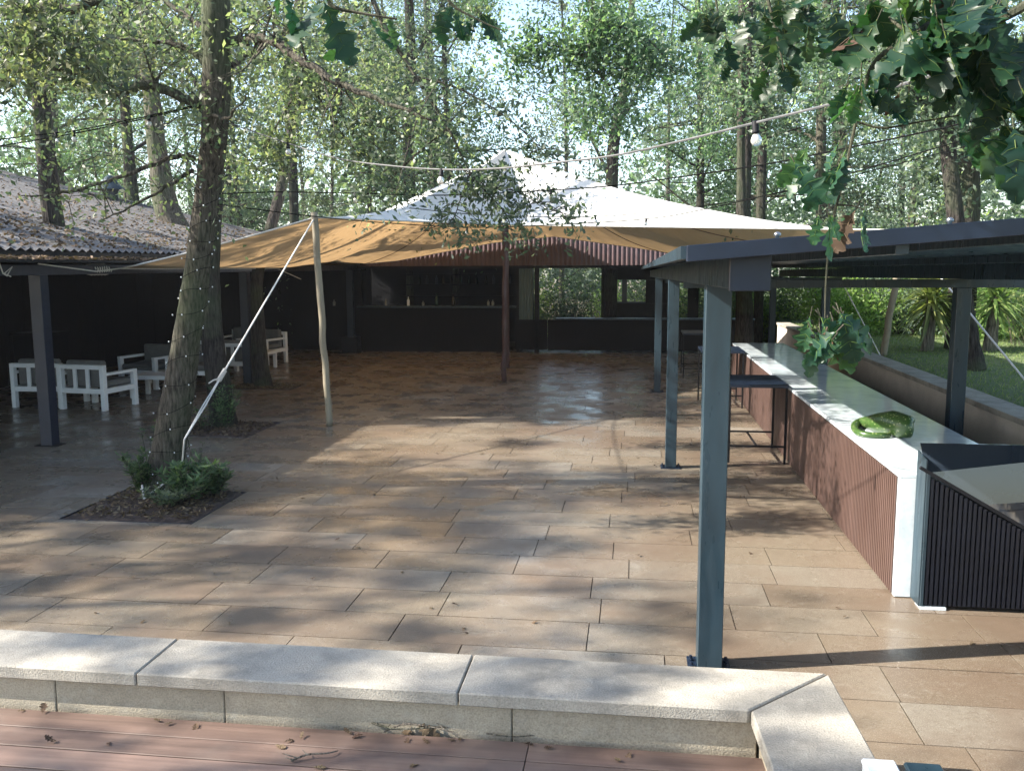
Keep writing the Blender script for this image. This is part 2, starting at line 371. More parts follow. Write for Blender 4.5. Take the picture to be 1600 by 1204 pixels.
pl(MB().box(.37,.53,3.60,3.64,2.150,2.30)).build('beam_cap',M['steel_dark'],t,bevel=.004)
for y,x0,x1 in ((9.6,.52,RX-.02),(14.9,.52,RX-.02),(20.6,.52,RX-.02)):
    pl(MB().box(x0,x1+.6 if y<10 else x1,y-.05,y+.05,bz(y)-.085,bz(y)-.001)).build('cross_beam',ST,t,bevel=.003)
# gabled roof of corrugated sheet
def rz(x): return 2.305+.075*min(x-.22,3.78-x)-.0*x
def gz_(x,y): return rz(x)-.006*(y-3.6)
for (xa,xb) in((.22,2.0),(2.0,3.78)):
    b=MB(); n=140; 
    ys=np.linspace(3.55,21.5,n*2+1)
    vs_=[];fs=[]
    for i,yv in enumerate(ys):
        dz=.012*math.sin(i*math.pi*.5)
        for x in(xa,xb): vs_.append((x,yv,gz_(x,yv)+dz))
        for x in(xa,xb): vs_.append((x,yv,gz_(x,yv)+dz+.006))
    for i in range(len(ys)-1):
        a=i*4;c=a+4
        fs+=[(a,a+1,c+1,c),(a+2,c+2,c+3,a+3)]
    b.add(vs_,fs); pl(b).build('roof_sheet',M['roof_blue'],t,smooth=True)
for s in (0,1):
    xa,xb=(.2,2.0) if s==0 else (2.0,3.8)
    b=MB(); b.hexa([Vector((xa,3.5,gz_(xa,3.5)-.04)),Vector((xb,3.5,gz_(xb,3.5)-.04)),Vector((xb,3.548,gz_(xb,3.5)-.04)),Vector((xa,3.548,gz_(xa,3.5)-.04))],
      [Vector((xa,3.5,gz_(xa,3.5)+.022)),Vector((xb,3.5,gz_(xb,3.5)+.022)),Vector((xb,3.548,gz_(xb,3.5)+.022)),Vector((xa,3.548,gz_(xa,3.5)+.022))])
    pl(b).build('roof_edge_trim',M['steel_dark'],t,bevel=.002)
for x in (.2,3.8): pl(hx(x-.02,x+.005,3.55,21.4,lambda y:gz_(.22,y)-.03,lambda y:gz_(.22,y)+.02)).build('eave_trim',ST,t)
for x in (1.0,1.97,3.0):
    z=gz_(x,3.6); pl(MB().bar((x,3.57,z-.045),(x,21.3,gz_(x,21.3)-.045),.05,.06)).build('purlin',ST,t,bevel=.002)
for x in (.55,1.18,1.7): 
    z=gz_(x,3.6)+.02; pl(MB().lathe([(.008,-.03),(.008,.012),(.014,.013),(.014,.022),(.006,.028)],10,(x,3.62,z))).build('roof_bolt',M['bolt'],t,smooth=True)
# ------------------------------------------------------------ left shelter
t=empty('shelter',(-7.4,10.44,0)); tag(t,'open shelter with large weathered corrugated roof on dark steel posts','shelter')
def sl_(mb): mb.v=[(x+7.4,y-10.44,z) for x,y,z in mb.v]; return mb
def rzl(x): return 2.50+.235*(-7.55-x)
for y in (10.44,16.51,23.0):
    P=sl_(MB().box(-7.49,-7.33,y-.08,y+.08,.01,2.17)).build('post',M['steel_dark'],t,bevel=.004)
    sl_(MB().box(-7.56,-7.26,y-.11,y+.11,.0005,.01) if y<20 else MB().box(-7.62,-7.2,y-.2,y+.2,.0005,.42)).build('base_plate' if y<20 else 'plinth',M['black'],P)
sl_(MB().box(-7.50,-7.32,6.6,24.2,2.171,2.30)).build('beam',M['steel_dark'],t,bevel=.004)
sl_(MB().box(-7.72,-7.10,6.4,24.4,2.33,2.36)).build('gutter_ledge',M['black'],t)
b=MB(); vs_=[];fs=[]; n=0; yv=6.3; 
ys=np.arange(6.3,24.5,.045)
for i,yv in enumerate(ys):
    dz=.022*math.sin(i*math.pi/2)
    for x in np.linspace(-7.52,-21,7):
        vs_.append((x,yv,rzl(x)+dz))
m_=7
for i in range(len(ys)-1):
    for k in range(6): fs.append((i*m_+k,i*m_+k+1,(i+1)*m_+k+1,(i+1)*m_+k))
b.add(vs_,fs); sl_(b).build('roof_sheet',M['roof'],t,smooth=True)
b=MB(); b.hexa([Vector((-7.5,24.45,rzl(-7.5)-.1)),Vector((-21,24.45,rzl(-21)-.1)),Vector((-21,24.75,rzl(-21)-.1)),Vector((-7.5,24.75,rzl(-7.5)-.1))],[Vector((-7.5,24.45,rzl(-7.5)+.06)),Vector((-21,24.45,rzl(-21)+.06)),Vector((-21,24.75,rzl(-21)+.06)),Vector((-7.5,24.75,rzl(-7.5)+.06))])
sl_(b).build('ridge_flashing',M['roof'],t)
sl_(MB().box(-7.6,-7.53,6.3,24.4,2.36,2.47)).build('eave_board',M['black'],t)
for y in(8,12,16,20,24): sl_(MB().bar((-7.6,y,rzl(-7.6)-.1),(-20.8,y,rzl(-20.8)-.1),.08,.12)).build('rafter',M['black'],t)
# roof vent
vx=PY(172,290,24.0).x; vp=Vector((vx,24.0,rzl(vx)))
v=MB().lathe([(.2,-.1),(.2,.30)],20,(vp.x,vp.y,vp.z)); V1=sl_(v).build('vent_pipe',M['steel_dark'],t,smooth=False)
v=MB().lathe([(.42,.26),(.42,.29),(.3,.38),(.2,.5),(.13,.62),(.06,.67),(.01,.68)],20,(vp.x,vp.y,vp.z)); sl_(v).build('cowl',M['steel'],V1,smooth=True)
# leaf litter on ledge and roof
def leafquads(P,size,flat=0.,asp=.55,nrm=None):
    n=len(P); u=RNG.normal(0,1,(n,3)); 
    if flat: u[:,2]*=(1-flat)
    u/=np.linalg.norm(u,axis=1,keepdims=True)
    w_=RNG.normal(0,1,(n,3)); 
    if flat: w_[:,2]*=(1-flat)
    w_-=(w_*u).sum(1,keepdims=True)*u; w_/=np.linalg.norm(w_,axis=1,keepdims=True)
    s=(size*RNG.uniform(.6,1.3,n))[:,None]; nn=np.cross(u,w_)
    V=np.stack([P-u*s*.5,P+w_*s*asp*.5+nn*s*.08,P+u*s*.5,P-w_*s*asp*.5+nn*s*.08],1).reshape(-1,3)
    return V,np.arange(4*n).reshape(-1,4)
n=9000; x=RNG.uniform(-7.7,-7.1,n); y=RNG.uniform(6.5,20,n); z=2.365+np.abs(RNG.normal(0,.018,n))
n2=8000; x2=-7.6-RNG.exponential(3.2,n2); x2=np.clip(x2,-19,-7.6); y2=RNG.uniform(6.5,24,n2); z2=rzl(x2)+.03
V,Fc=leafquads(np.concatenate([np.stack([x,y,z],1),np.stack([x2,y2,z2],1)]),.07,.75)
tag(mk('leaf_litter',V,Fc,M['leaf_brown'],attr=RNG.uniform(0,1,len(Fc))),'brown dead leaves and twigs lying along the shelter eave and roof','leaf litter',kind='stuff')
# plank screen behind the shelter
t=empty('plank_screen',(-12,16,0)); tag(t,'tall dark plank screen with light slits at the back of the shelter','screen')
b=MB(); y=-9.5
rr=random.Random(5)
while y<8.6:
    b.box(0,.03,y,y+.145,0,3.35); y+=.145+(.012 if rr.random()<.12 else .0005)
b.build('planks',M['fence'],t,attr=True)
b=MB(); x=-.0
while x<4.6:
    b.box(x,x+.145,8.66,8.69,0,3.3); x+=.146
b.build('planks',M['fence'],t,attr=True)
for z in(.4,2.9): MB().box(-.06,-.005,-9.5,8.6,z,z+.1).build('rail',M['fence'],t)
# dark timber box bench against the screen
# ------------------------------------------------------------ bar pavilion at the back
PYY=23.45
t=empty('bar_pavilion',(-3,PYY,0)); tag(t,'dark bar pavilion with maroon corrugated fascia, serving hatch and low panels','pavilion')
def pv(mb): mb.v=[(x+3,y-PYY,z) for x,y,z in mb.v]; return mb
BK=M['black']
# fascia ribs
b=MB(); vs_=[];fs=[]; xs=np.arange(-9.2,4.6,.03)
for i,x in enumerate(xs):
    dy=.02*(1 if (i//1)%4 in(1,2) else 0)
    for z in(2.27,3.25): vs_.append((x,PYY-.06-dy,z))
for i in range(len(xs)-1): fs.append((2*i,2*i+2,2*i+3,2*i+1))
b.add(vs_,fs); pv(b).build('fascia',M['maroon'],t)
pv(MB().box(-9.3,4.7,PYY-.04,PYY+4.6,3.1,3.16)).build('roof',BK,t)
pv(MB().box(-9.2,4.6,PYY-.05,PYY+.1,2.2,2.268)).build('lintel',BK,t)
pv(MB().box(-7.3,-3.25,PYY+.0,PYY+.12,.0,1.16)).build('bar_front',M['fence'],t)
pv(MB().box(-9.3,-7.3,PYY+.2,PYY+.3,.0,2.2)).build('side_wall',M['fence'],t)
pv(MB().box(-7.35,-3.05,PYY-.12,PYY+.45,1.175,1.215)).build('bar_top',M['steel'],t,bevel=.003)
pv(MB().box(-9.3,-3.0,PYY+3.4,PYY+3.5,0,3.1)).build('back_wall',BK,t)
pv(MB().box(-3.05,-2.95,PYY+.02,PYY+3.4,0,2.2)).build('partition',BK,t)
for z in(1.35,1.7,2.0): pv(MB().box(-7,-3.3,PYY+3.1,PYY+3.39,z,z+.03)).build('back_shelf',M['fence'],t)
# curtain / folded shutter
X0=PY(808,480,PYY).x; X1=PY(832,480,PYY).x
b=MB(); xs=np.linspace(X0,X1,25); vs_=[];fs=[]
for i,x in enumerate(xs):
    for z in(.86,2.2): vs_.append((x,PYY+.04+.03*math.sin(i*1.3),z))
for i in range(24): fs.append((2*i,2*i+2,2*i+3,2*i+1))
b.add(vs_,fs); pv(b).build('curtain',M['teal'],t,smooth=True)
pv(MB().box(X1+.05,X1+.17,PYY,PYY+.12,0,2.2)).build('door_jamb',BK,t)
# low panels with a gap below
Xa=X0-.05; Xm=PY(856,520,PYY).x; Xb=PY(1128,520,PYY).x+.8
pv(MB().box(Xa,Xm-.02,PYY+.0,PYY+.05,.07,.86)).build('low_panel',M['fence'],t)
pv(MB().box(Xm,Xb,PYY+.0,PYY+.05,.06,.86)).build('low_panel',M['fence'],t)
Xo=PY(946,450,PYY).x
pv(MB().box(PY(868,498,PYY).x,Xb,PYY-.12,PYY+.35,.87,.905)).build('ledge',M['steel'],t,bevel=.003)
# right wall with window (hole x 948..1008, y 437..475)
YB=PYY+2.6
wx0=PY(946,450,YB).x; wx1=PY(1009,450,YB).x; zt=PY(970,437,YB).z; zb=PY(970,474,YB).z; xr=PY(1062,450,YB).x
pv(MB().box(wx0-.12,wx0,YB,YB+.12,0,3.1)).build('column',M['bark_dark'],t)
pv(MB().box(wx0,xr,YB,YB+.1,0,zb)).build('back_wall',BK,t)
pv(MB().box(wx0,xr,YB,YB+.1,zt,3.1)).build('back_wall',BK,t)
pv(MB().box(wx1,xr,YB,YB+.1,zb+.003,zt-.003)).build('back_wall',BK,t)
wf=MB(); xm=(wx0+wx1)/2-.05
wf.box(xm-.05,xm+.09,YB-.02,YB+.06,zb,zt); wf.box(wx0,wx1,YB-.02,YB+.06,zb,zb+.05); wf.box(wx0,wx0+.05,YB-.02,YB+.06,zb+.05,zt)
pv(wf).build('window_frame',M['steel_dark'],t)
for x in (PY(1100,450,PYY).x+.3,4.5): pv(MB().box(x-.1,x+.1,PYY+.1,PYY+.3,0,2.2)).build('column',BK,t)
pv(MB().box(PY(1075,450,YB).x,PY(1092,450,YB).x,YB,YB+.1,0,3.1)).build('column',BK,t)
# bottles and glasses on the bar
def bottle(x,y,z,m,h,label,kindn='bottle'):
    o=MB().lathe([(.001,0),(.036,0),(.038,.02),(.038,h*.6),(.014,h*.78),(.013,h*.97),(.016,h*.97),(.016,h)],12).build(kindn,m,loc=(x,y,z),smooth=True)
    return tag(o,label,'bottle','bottles on the dark bar top')
for i,(px,m,h,lb) in enumerate([(522,'frosted',.16,'pale small bottle at the far left end of the bar top'),(603,'frosted',.2,'cloudy glass bottle on the bar top left of the brightest one'),(638,'white',.24,'bright white upright bottle standing alone on the bar top'),(661,'frosted',.13,'squat pale jar-like bottle on the bar top beside the bright white bottle'),(682,'glass_green',.34,'tall dark green bottle in middle of the bar top'),(708,'glass_brown',.3,'brown bottle right of the tall green bottle on the bar'),(763,'frosted',.16,'left one of two pale squat bottles at the right end of the bar'),(770,'frosted',.16,'right one of two pale squat bottles at the right end of the bar')]):
    p=PY(px,470,PYY+.15); bottle(p.x,PYY+.15,1.2155,M[m],h,lb)
for i in range(12):
    o=bottle(-6.4+i*.25+random.uniform(-.04,.04),PYY+3.25,1.731,M[random.choice(['glass_green','glass_brown','steel_dark'])],random.uniform(.26,.34),'dim bottle on the back shelf of the bar, '+['first','second','third','fourth','fifth','sixth','seventh','eighth','ninth','tenth','eleventh','twelfth'][i]+' from the left'); o['group']='bottles on the back shelf'
p=PY(932,480,PYY+.1); o=MB().tube([(.09*math.cos(a),0,.09+.09*math.sin(a)) for a in np.linspace(0,6.283,21)],.012,6,False).build('wire_ring',M['bolt'],loc=(p.x,PYY+.1,.906)); tag(o,'small metal ring ornament standing on the pavilion ledge','ornament')
# ------------------------------------------------------------ long counter
C0,C1,CY0,CY1,CT=1.80,2.68,6.17,16.6,.86
t=empty('bar_counter',(C0,CY0,0)); tag(t,'long outdoor bar counter, pale glossy top and ribbed brown front','counter')
MB().box(.02,C1-C0,0.055,CY1-CY0,.02,CT-.031).build('body',M['black'],t)
b=MB(); y=.055
while y<CY1-CY0-.03: b.box(-.018,.019,y,y+.028,.015,CT-.032,a=.5); y+=.047
b.build('ribbed_front',M['cbrown'],t,attr=True)
MB().box(-.012,C1-C0+.012,.0,CY1-CY0+.012,CT-.03,CT).build('counter_top',M['marble'],t,bevel=.003)
MB().box(-.01,C1-C0+.01,.0,.05,.005,CT-.031).build('end_panel',M['marble'],t,bevel=.003)
# black bar module at near end
BX0=1.90; BY=5.98
t=empty('drinks_cabinet',(BX0,BY,0)); tag(t,'black ribbed drinks cabinet with glossy slanted glass panel at the counter end','cabinet')
def bl(mb): mb.v=[(x-BX0,y-BY,z) for x,y,z in mb.v]; return mb
A=PY(1450,735,BY); B=PY(1600,822,BY); ex=(B-A)/(B.x-A.x)  # front top edge, falls to the right
XR=3.35; Bf=A+ex*(XR-A.x); AX=PY(1450,735,BY).x
zA=A.z
def zf(x): return A.z+ex.z*(x-A.x)
b=MB(); 
x=AX+.02
while x<XR-.03:
    zt_=min(zf(x),zf(x+.018))-.03
    b.hexa([Vector((x,BY-.012,.03)),Vector((x+.018,BY-.012,.03)),Vector((x+.018,BY+.01,.03)),Vector((x,BY+.01,.03))],[Vector((x,BY-.012,zt_)),Vector((x+.018,BY-.012,zt_)),Vector((x+.018,BY+.01,zt_)),Vector((x,BY+.01,zt_))]); x+=.03
bl(b).build('ribbed_front',M['cab_black'],t)
b=MB(); b.hexa([Vector((BX0,BY+.011,.02)),Vector((XR,BY+.011,.02)),Vector((XR,6.13,.02)),Vector((BX0,6.13,.02))],[Vector((BX0,BY+.011,zf(BX0)-.03)),Vector((XR,BY+.011,zf(XR)-.03)),Vector((XR,6.13,zf(XR)-.02)),Vector((BX0,6.13,zf(BX0)-.02))])
bl(b).build('body',M['black'],t)
MB().box(-.004,AX-BX0+.015,-.014,.0105,.02,zf(BX0)-.02).build('corner_post',M['steel'],t,bevel=.003)
# side frame panel, high at the back
b=MB(); b.hexa([Vector((BX0-.012,BY-.01,.02)),Vector((BX0-.005,BY-.01,.02)),Vector((BX0-.005,6.15,.02)),Vector((BX0-.012,6.15,.02))],[Vector((BX0-.012,BY-.01,1.0)),Vector((BX0-.005,BY-.01,1.0)),Vector((BX0-.005,6.15,1.03)),Vector((BX0-.012,6.15,1.03))])
bl(b).build('side_panel',M['steel'],t)
# slanted smoked-glass panel standing behind the sloping front edge
ZT=PY(1500,693,6.15).z
b=MB(); b.hexa([Vector((BX0,BY+.012,zf(BX0)-.02)),Vector((XR,BY+.012,zf(XR)-.02)),Vector((XR,BY+.02,zf(XR)-.02)),Vector((BX0,BY+.02,zf(BX0)-.02))],[Vector((BX0,6.145,ZT)),Vector((XR,6.145,ZT)),Vector((XR,6.155,ZT)),Vector((BX0,6.155,ZT))]); bl(b).build('glass_panel',M['glossblack'],t)
bl(MB().bar(Vector((AX-.05,BY-.004,zf(AX-.05)-.008)),Vector((XR,BY-.004,zf(XR)-.008)),.022,.022)).build('edge_trim',M['black'],t)
for x in(BX0+.0,BX0+.85): bl(MB().box(x,x+.16,BY-.02,BY+.1,.001,.019)).build('foot',M['marble'],t)
# gourd
def gourdmat():
    m,t,b,o=nodes('gourd_skin'); v=coords(t,(1,1,1)); vo=t.nodes.new('ShaderNodeTexVoronoi'); vo.inputs['Scale'].default_value=42; L(t,v,vo.inputs['Vector'])
    n=noise(t,12,4,v)
    c=ramp(t,vo.outputs['Distance'],[(.14,(.34,.38,.17)),(.30,(.04,.085,.02))]); c=mixc(t,mrange(t,n,.45,.7,0,.6),c,(.02,.05,.012)); L(t,c,b.inputs['Base Color']); b.inputs['Roughness'].default_value=.3; return m
gp=lambda px,py: G(px,py,CT+.05)
c=G(1398,672,CT+.06)
P=[G(1428,672,CT+.075),G(1415,670,CT+.08),G(1395,666,CT+.078),G(1375,664,CT+.066),G(1358,661,CT+.05),G(1343,660,CT+.037),G(1335,666,CT+.03),G(1340,675,CT+.027),G(1356,679,CT+.025),G(1376,680,CT+.024),G(1390,679,CT+.022)]
P=crom(P,5); rad=lin([.04,.098,.105,.086,.056,.037,.030,.027,.025,.024,.018],len(P)); rad[0]=.01
P=[p+Vector((0,0,max(0,CT+r*1.0-p.z))) for p,r in zip(P,rad)]
o=MB().tube(P,rad,18).build('gourd',gourdmat(),smooth=True); tag(o,'speckled green swan-neck gourd lying curled on the pale counter','gourd')
# ------------------------------------------------------------ high tables
def hightable(x0,x1,y0,y1,h,label):
    t=empty('high_table',((x0+x1)/2,(y0+y1)/2,0)); a=(x1-x0)/2;b_=(y1-y0)/2
    MB().box(-a,a,-b_,b_,h-.035,h).build('tabletop',M['steel_dark'],t,bevel=.003)
    for sx in(-1,1):
        for sy in(-1,1): MB().box(sx*(a-.02)-.012,sx*(a-.02)+.012,sy*(b_-.02)-.012,sy*(b_-.02)+.012,0.0005,h-.036).build('leg',M['black'],t)
    MB().bar((-a+.033,-b_+.02,.2),(a-.033,-b_+.02,.2),.02).build('stretcher',M['black'],t)
    MB().bar((-a+.033,b_-.02,.2),(a-.033,b_-.02,.2),.02).build('stretcher',M['black'],t)
    MB().bar((0,-b_+.031,.2),(0,b_-.031,.2),.018).build('stretcher',M['black'],t)
    tag(t,label,'table','high tables along the counter')
hightable(1.09,1.755,10.33,11.3,.91,'nearest slim black metal high table, beside the brown counter front')
hightable(1.09,1.755,14.4,15.3,.91,'second black metal high table, partly hidden behind pergola posts')
hightable(1.0,1.7,18.2,19.1,.91,'farthest black high table, in deep shade before the pavilion')
# ------------------------------------------------------------ lounge furniture
def chair0():
    t=empty('armchair'); W=.40; D=.38; m=M['white']
    for sx in(-1,1):
        MB().box(sx*W-.035,sx*W+.035,-D-.05,-D+.04,0,.73).build('back_leg',m,t,bevel=.004)
        MB().box(sx*W-.035,sx*W+.035,D-.09,D,0,.555).build('front_leg',m,t,bevel=.004)
        MB().box(sx*W-.036,sx*W+.036,-D+.04,D+.003,.556,.60).build('armrest',m,t,bevel=.004)
        MB().box(sx*W-.03,sx*W+.03,-D+.041,D-.091,.27,.35).build('side_rail',m,t)
    MB().box(-W+.036,W-.036,-D-.045,-D+.03,.66,.73).build('top_rail',m,t,bevel=.003)
    MB().box(-W+.036,W-.036,-D-.04,-D+.03,.27,.35).build('back_rail',m,t,bevel=.003)
    MB().box(-W+.036,W-.036,D-.08,D-.015,.27,.35).build('front_rail',m,t,bevel=.003)
    for x in(-.12,.12): MB().box(x-.03,x+.03,-D-.035,-D-.005,.351,.659).build('back_slat',m,t)
    o=MB().box(-W+.04,W-.04,-D+.14,D+.0,.352,.46).build('seat_cushion',M['cushion'],t,bevel=.03)
    o=MB().box(-W+.05,W-.05,-D+.035,-D+.17,.36,.79).build('back_cushion',M['cushion'],t,bevel=.03)
    return t
proto=chair0()
def ctr(px,py): return G(px,py)
specs=[ # x,y,rz,label
 (-9.62,13.70,R(2),'white armchair seen from behind, leftmost, beside the near shelter post'),
 (-8.66,13.55,R(-8),'white slatted armchair seen from behind, right of the near shelter post'),
 (-9.15,16.0,R(168),'white armchair with dark cushions facing the pair by the near post'),
 (-8.2,15.95,R(186),'white armchair facing the camera, half hidden behind the leaning tree'),
 (-9.0,18.2,R(-5),'white armchair between the two leaning trunks, mostly hidden'),
 (-8.2,17.6,R(4),'white armchair seen from behind just right of the second trunk'),
 (-9.5,20.9,R(180),'grey-cushioned armchair at the rear, seen between trunk and rope'),
 (-8.72,20.2,R(165),'farthest right white armchair, peeking out past the dark second post')]
for i,(x,y,a,lb) in enumerate(specs):
    o=proto if i==0 else copy_tree(proto)
    o.location=(x,y,0); o.rotation_euler=(0,0,a); tag(o,lb,'armchair','white lounge armchairs under the shelter')
def lowtable():
    t=empty('low_table')
    MB().box(-.4,.4,-.3,.3,.33,.40).build('tabletop',M['white'],t,bevel=.004)
    for sx in(-1,1):
        for sy in(-1,1): MB().box(sx*.355-.035,sx*.355+.035,sy*.255-.035,sy*.255+.035,0,.329).build('leg',M['white'],t,bevel=.003)
    return t
lt=lowtable(); lt.location=(-8.3,14.75,0); tag(lt,'low white coffee table among the four nearest armchairs','table','low white tables')
l2=copy_tree(lt); l2.location=(-8.4,19.1,0); l2['label']='low white coffee table at the rear chair group'
# dark crate-like sideboard left
t=empty('sideboard',(-10.9,15.3,0)); MB().box(-.35,.35,-.3,.3,.05,1.05).build('cabinet_body',M['fence'],t,bevel=.01); MB().box(-.38,.38,-.33,.33,1.051,1.09).build('top',M['fence'],t); MB().box(.0,.12,-.2,-.1,1.091,1.13).build('napkin_box',M['frosted'],t)
for sx in(-1,1): MB().box(sx*.3-.03,sx*.3+.03,-.25,.25,0,.049).build('leg',M['black'],t)
tag(t,'dark wooden sideboard in the shade at the left picture edge','cabinet')
# ------------------------------------------------------------ bollards at bottom right
for (px,py,wd,m,lb) in((1372,1185,.05,'white','white painted square bollard top at the bottom edge beside the coping'),(1441,1191,.055,'steel','grey-blue square bollard top right of the white one')):
    p=G(px,py,.62); t=empty('bollard',(p.x,p.y-.06,0)); MB().box(-wd,wd,-.06,.06,0.012,.6).build('shaft',M[m],t,bevel=.004); MB().box(-wd-.004,wd+.004,-.064,.064,.601,.62).build('cap',M[m],t,bevel=.006); MB().box(-wd-.03,wd+.03,-.09,.09,.001,.012).build('base_plate',M['steel_dark'],t); tag(t,lb,'bollard','bollards by the wall corner')
# ------------------------------------------------------------ stretch tent
PK=PY(790,233,19.6)
Pl1=G(515,665); T1=PY(492,339,Pl1.y); Pl2=G(788,597); T2=PY(790,351,Pl2.y)
Rc=PY(1408,359,15.2)
def cub(a,b,n,sag=0,inw=0):
    out=[]
    for k in range(n):
        t_=k/n; p=a.lerp(b,t_); s=4*t_*(1-t_); p=p+Vector((0,0,-sag*s)); c_=Vector((PK.x,PK.y,p.z))-p; c_.normalize(); out.append(p+c_*inw*s)
    return out
Lc=PX(190,419,-7.32); BLc=PX(432,419,-7.2)
bpts=[(Lc,0,.12),(T1,0.0,.0),(T2,0.0,.0),(Rc,.0,.0),(PY(1200,404,17.5),0,0),(PY(1100,402,20.5),0,.0),(PY(1010,389,22.6),0,.0),(PY(865,369,23.3),0,0),(PY(770,379,23.3),0,0),(PY(620,407,23.36),.0,.0),(PY(520,416,23.36),0,.0),(PY(470,418,22.6),0,.0),(BLc,0,.3)]
bd=[]
for i,(p,sg,inw) in enumerate(bpts):
    q=bpts[(i+1)%len(bpts)][0]; bd+=cub(p,q,14,sg,inw)
NB=len(bd); NR=26; V=[];Fs=[]
for j in range(NR+1):
    tt=j/NR
    for i,p in enumerate(bd):
        xy=Vector((PK.x,PK.y,0)).lerp(Vector((p.x,p.y,0)),tt)
        z=p.z+(PK.z-p.z)*((1-tt)**1.65)
        # fabric swell and small wrinkles
        a=i/NB*6.283; z+=(.018*math.sin(a*23+tt*9)+.012*math.sin(a*41-tt*14))*max(0,math.sin(tt*3.14))*tt
        V.append((xy.x,xy.y,z))
for j in range(NR):
    for i in range(NB):
        Fs.append((j*NB+i,(j+1)*NB+i,(j+1)*NB+(i+1)%NB,j*NB+(i+1)%NB))
t=empty('stretch_tent',(PK.x,PK.y,0)); tag(t,'large peaked stretch tent, white on top and tan beneath','tent')
tv=[(x-PK.x,y-PK.y,z) for x,y,z in V]
o=mk('canopy',tv,Fs,M['tent'],t,smooth=True)
bm=bmesh.new(); bm.from_mesh(o.data); bm.normal_update()
if sum(f.normal.z for f in bm.faces)<0: bmesh.ops.reverse_faces(bm,faces=bm.faces[:])
bm.to_mesh(o.data); bm.free()
hem=MB().tube([Vector((p.x-PK.x,p.y-PK.y,p.z-.004)) for p in bd+[bd[0]]],.013,6,False).build('hem',M['rope'],t)
for i0 in (20,34,50,76,104,134):
    MB().tube([Vector(tv[j*NB+i0])+Vector((0,0,-.012)) for j in range(6,NR+1)],.008,5).build('seam',M['pole_brown'],t)
MB().tube([(0,0,0.0),(0,0,PK.z-.04)],.06,10).build('mast',M['pole'],t) if False else None
# scalloped centre pole inside tent, standing back in shade
# poles
def pole(name,b,tp,r,m,label,wob=.02,seed=1):
    q=random.Random(seed); P=[Vector(b).lerp(Vector(tp),k/10)+Vector((q.uniform(-wob,wob),q.uniform(-wob,wob),0))*(1 if 0<k<10 else 0) for k in range(11)]
    b0=Vector(b); o=MB().tube([p-b0 for p in crom(P,3)],r,12,jit=.03,rnd=q).build(name,m,loc=b0,smooth=True); return tag(o,label,'pole','poles carrying the stretch tent')
pole('tent_pole',Pl1,T1+Vector((0,-.03,.06)),.048,M['pole'],'pale peeled wooden pole holding up the left front edge of the tent',.012)
pole('tent_pole',Pl2,T2+Vector((0,-.02,.03)),.058,M['pole_brown'],'dark red-brown wooden pole under the middle front edge of the tent',.02,2)
q1=G(1380,556,LZ); pole('tent_pole',q1,Rc+Vector((.05,0,.02)),.055,M['pole'],'wooden pole on the lawn holding the right corner of the tent',.01,3)
q2=G(1282,520,LZ+.0); pole('tent_pole',q2,PY(1300,405,q2.y+.2),.05,M['pole'],'thin wooden pole on the lawn seen left of the oak leaf clump',.01,4)
pole('tent_pole',(PK.x,PK.y+.1,0),(PK.x,PK.y,PK.z-.05),.05,M['pole_brown'],'dark centre pole pushing up the tent peak, behind the middle pole',.0,5)
def rope(name,P,r,label,m=None,cat='rope',group='guy ropes of the tent'):
    b0=Vector(P[0]); o=MB().tube([Vector(p)-b0 for p in P],r,6).build(name,m or M['rope'],loc=b0); return tag(o,label,cat,group)
RA=PY(288,686,7.95); RK=RA.lerp(T1,.22)
# main guy rope: double from anchor to knot, single above
t=empty('guy_rope',RA); tag(t,'white guy rope with knot from leaning tree foot to the pale pole top','rope','guy ropes of the tent')
f=lambda P:[Vector(p)-RA for p in P]
MB().tube(f([RK,T1+Vector((0,-.03,-.02))]),.011,6).build('rope_line',M['rope'],t)
for s in(-1,1): MB().tube(f([RA,RK.lerp(RA,.5)+Vector((s*.014,0,0)),RK]),.008,6).build('rope_line',M['rope'],t)
kn=[]; 
for k in range(60):
    a=k*.9; ax=(T1-RA).normalized(); u=ax.cross(Vector((0,1,0))).normalized(); w2=ax.cross(u)
    kn.append(RK-ax*.11+ax*(k/60*.2)+u*math.cos(a)*.02+w2*math.sin(a)*.02)
MB().tube(f(kn),.008,5).build('knot',M['rope'],t)
MB().tube(f([RK-ax*.07,RK-ax*.10+Vector((-.06,0,.0)),RK-ax*.14+Vector((-.10,0,-.01))]),.008,5).build('loose_end',M['rope'],t)
# anchor line to the planter
an=G(225,779,.03)
rope('guy_rope',[RA+Vector((-.0,.0,0)),G(284,733,.28),an],.009,'slack grey rope from trunk foot down to the planter peg')
rope('guy_rope',[an,G(222,758,.12)],.01,'short rope stub sticking up from the planter peg')
rope('guy_rope',[Lc,PX(150,424,-7.3),PX(60,412,-7.31)],.01,'white rope tying the tent left corner along the shelter beam')
rope('guy_rope',[BLc,PX(470,436,-7.2)],.01,'short white tie from tent edge to the second shelter post')
q3=G(1600,583,LZ+.2); q4=PY(1365,452,13.0)
rope('guy_rope',[Rc,G(1640,640,LZ)],.012,'pale guy rope slanting down to the right across the lawn')
rope('guy_rope',[PY(1310,430,15.6),G(1378,560,LZ)],.009,'thin rope from the pergola down to the lawn pole foot')
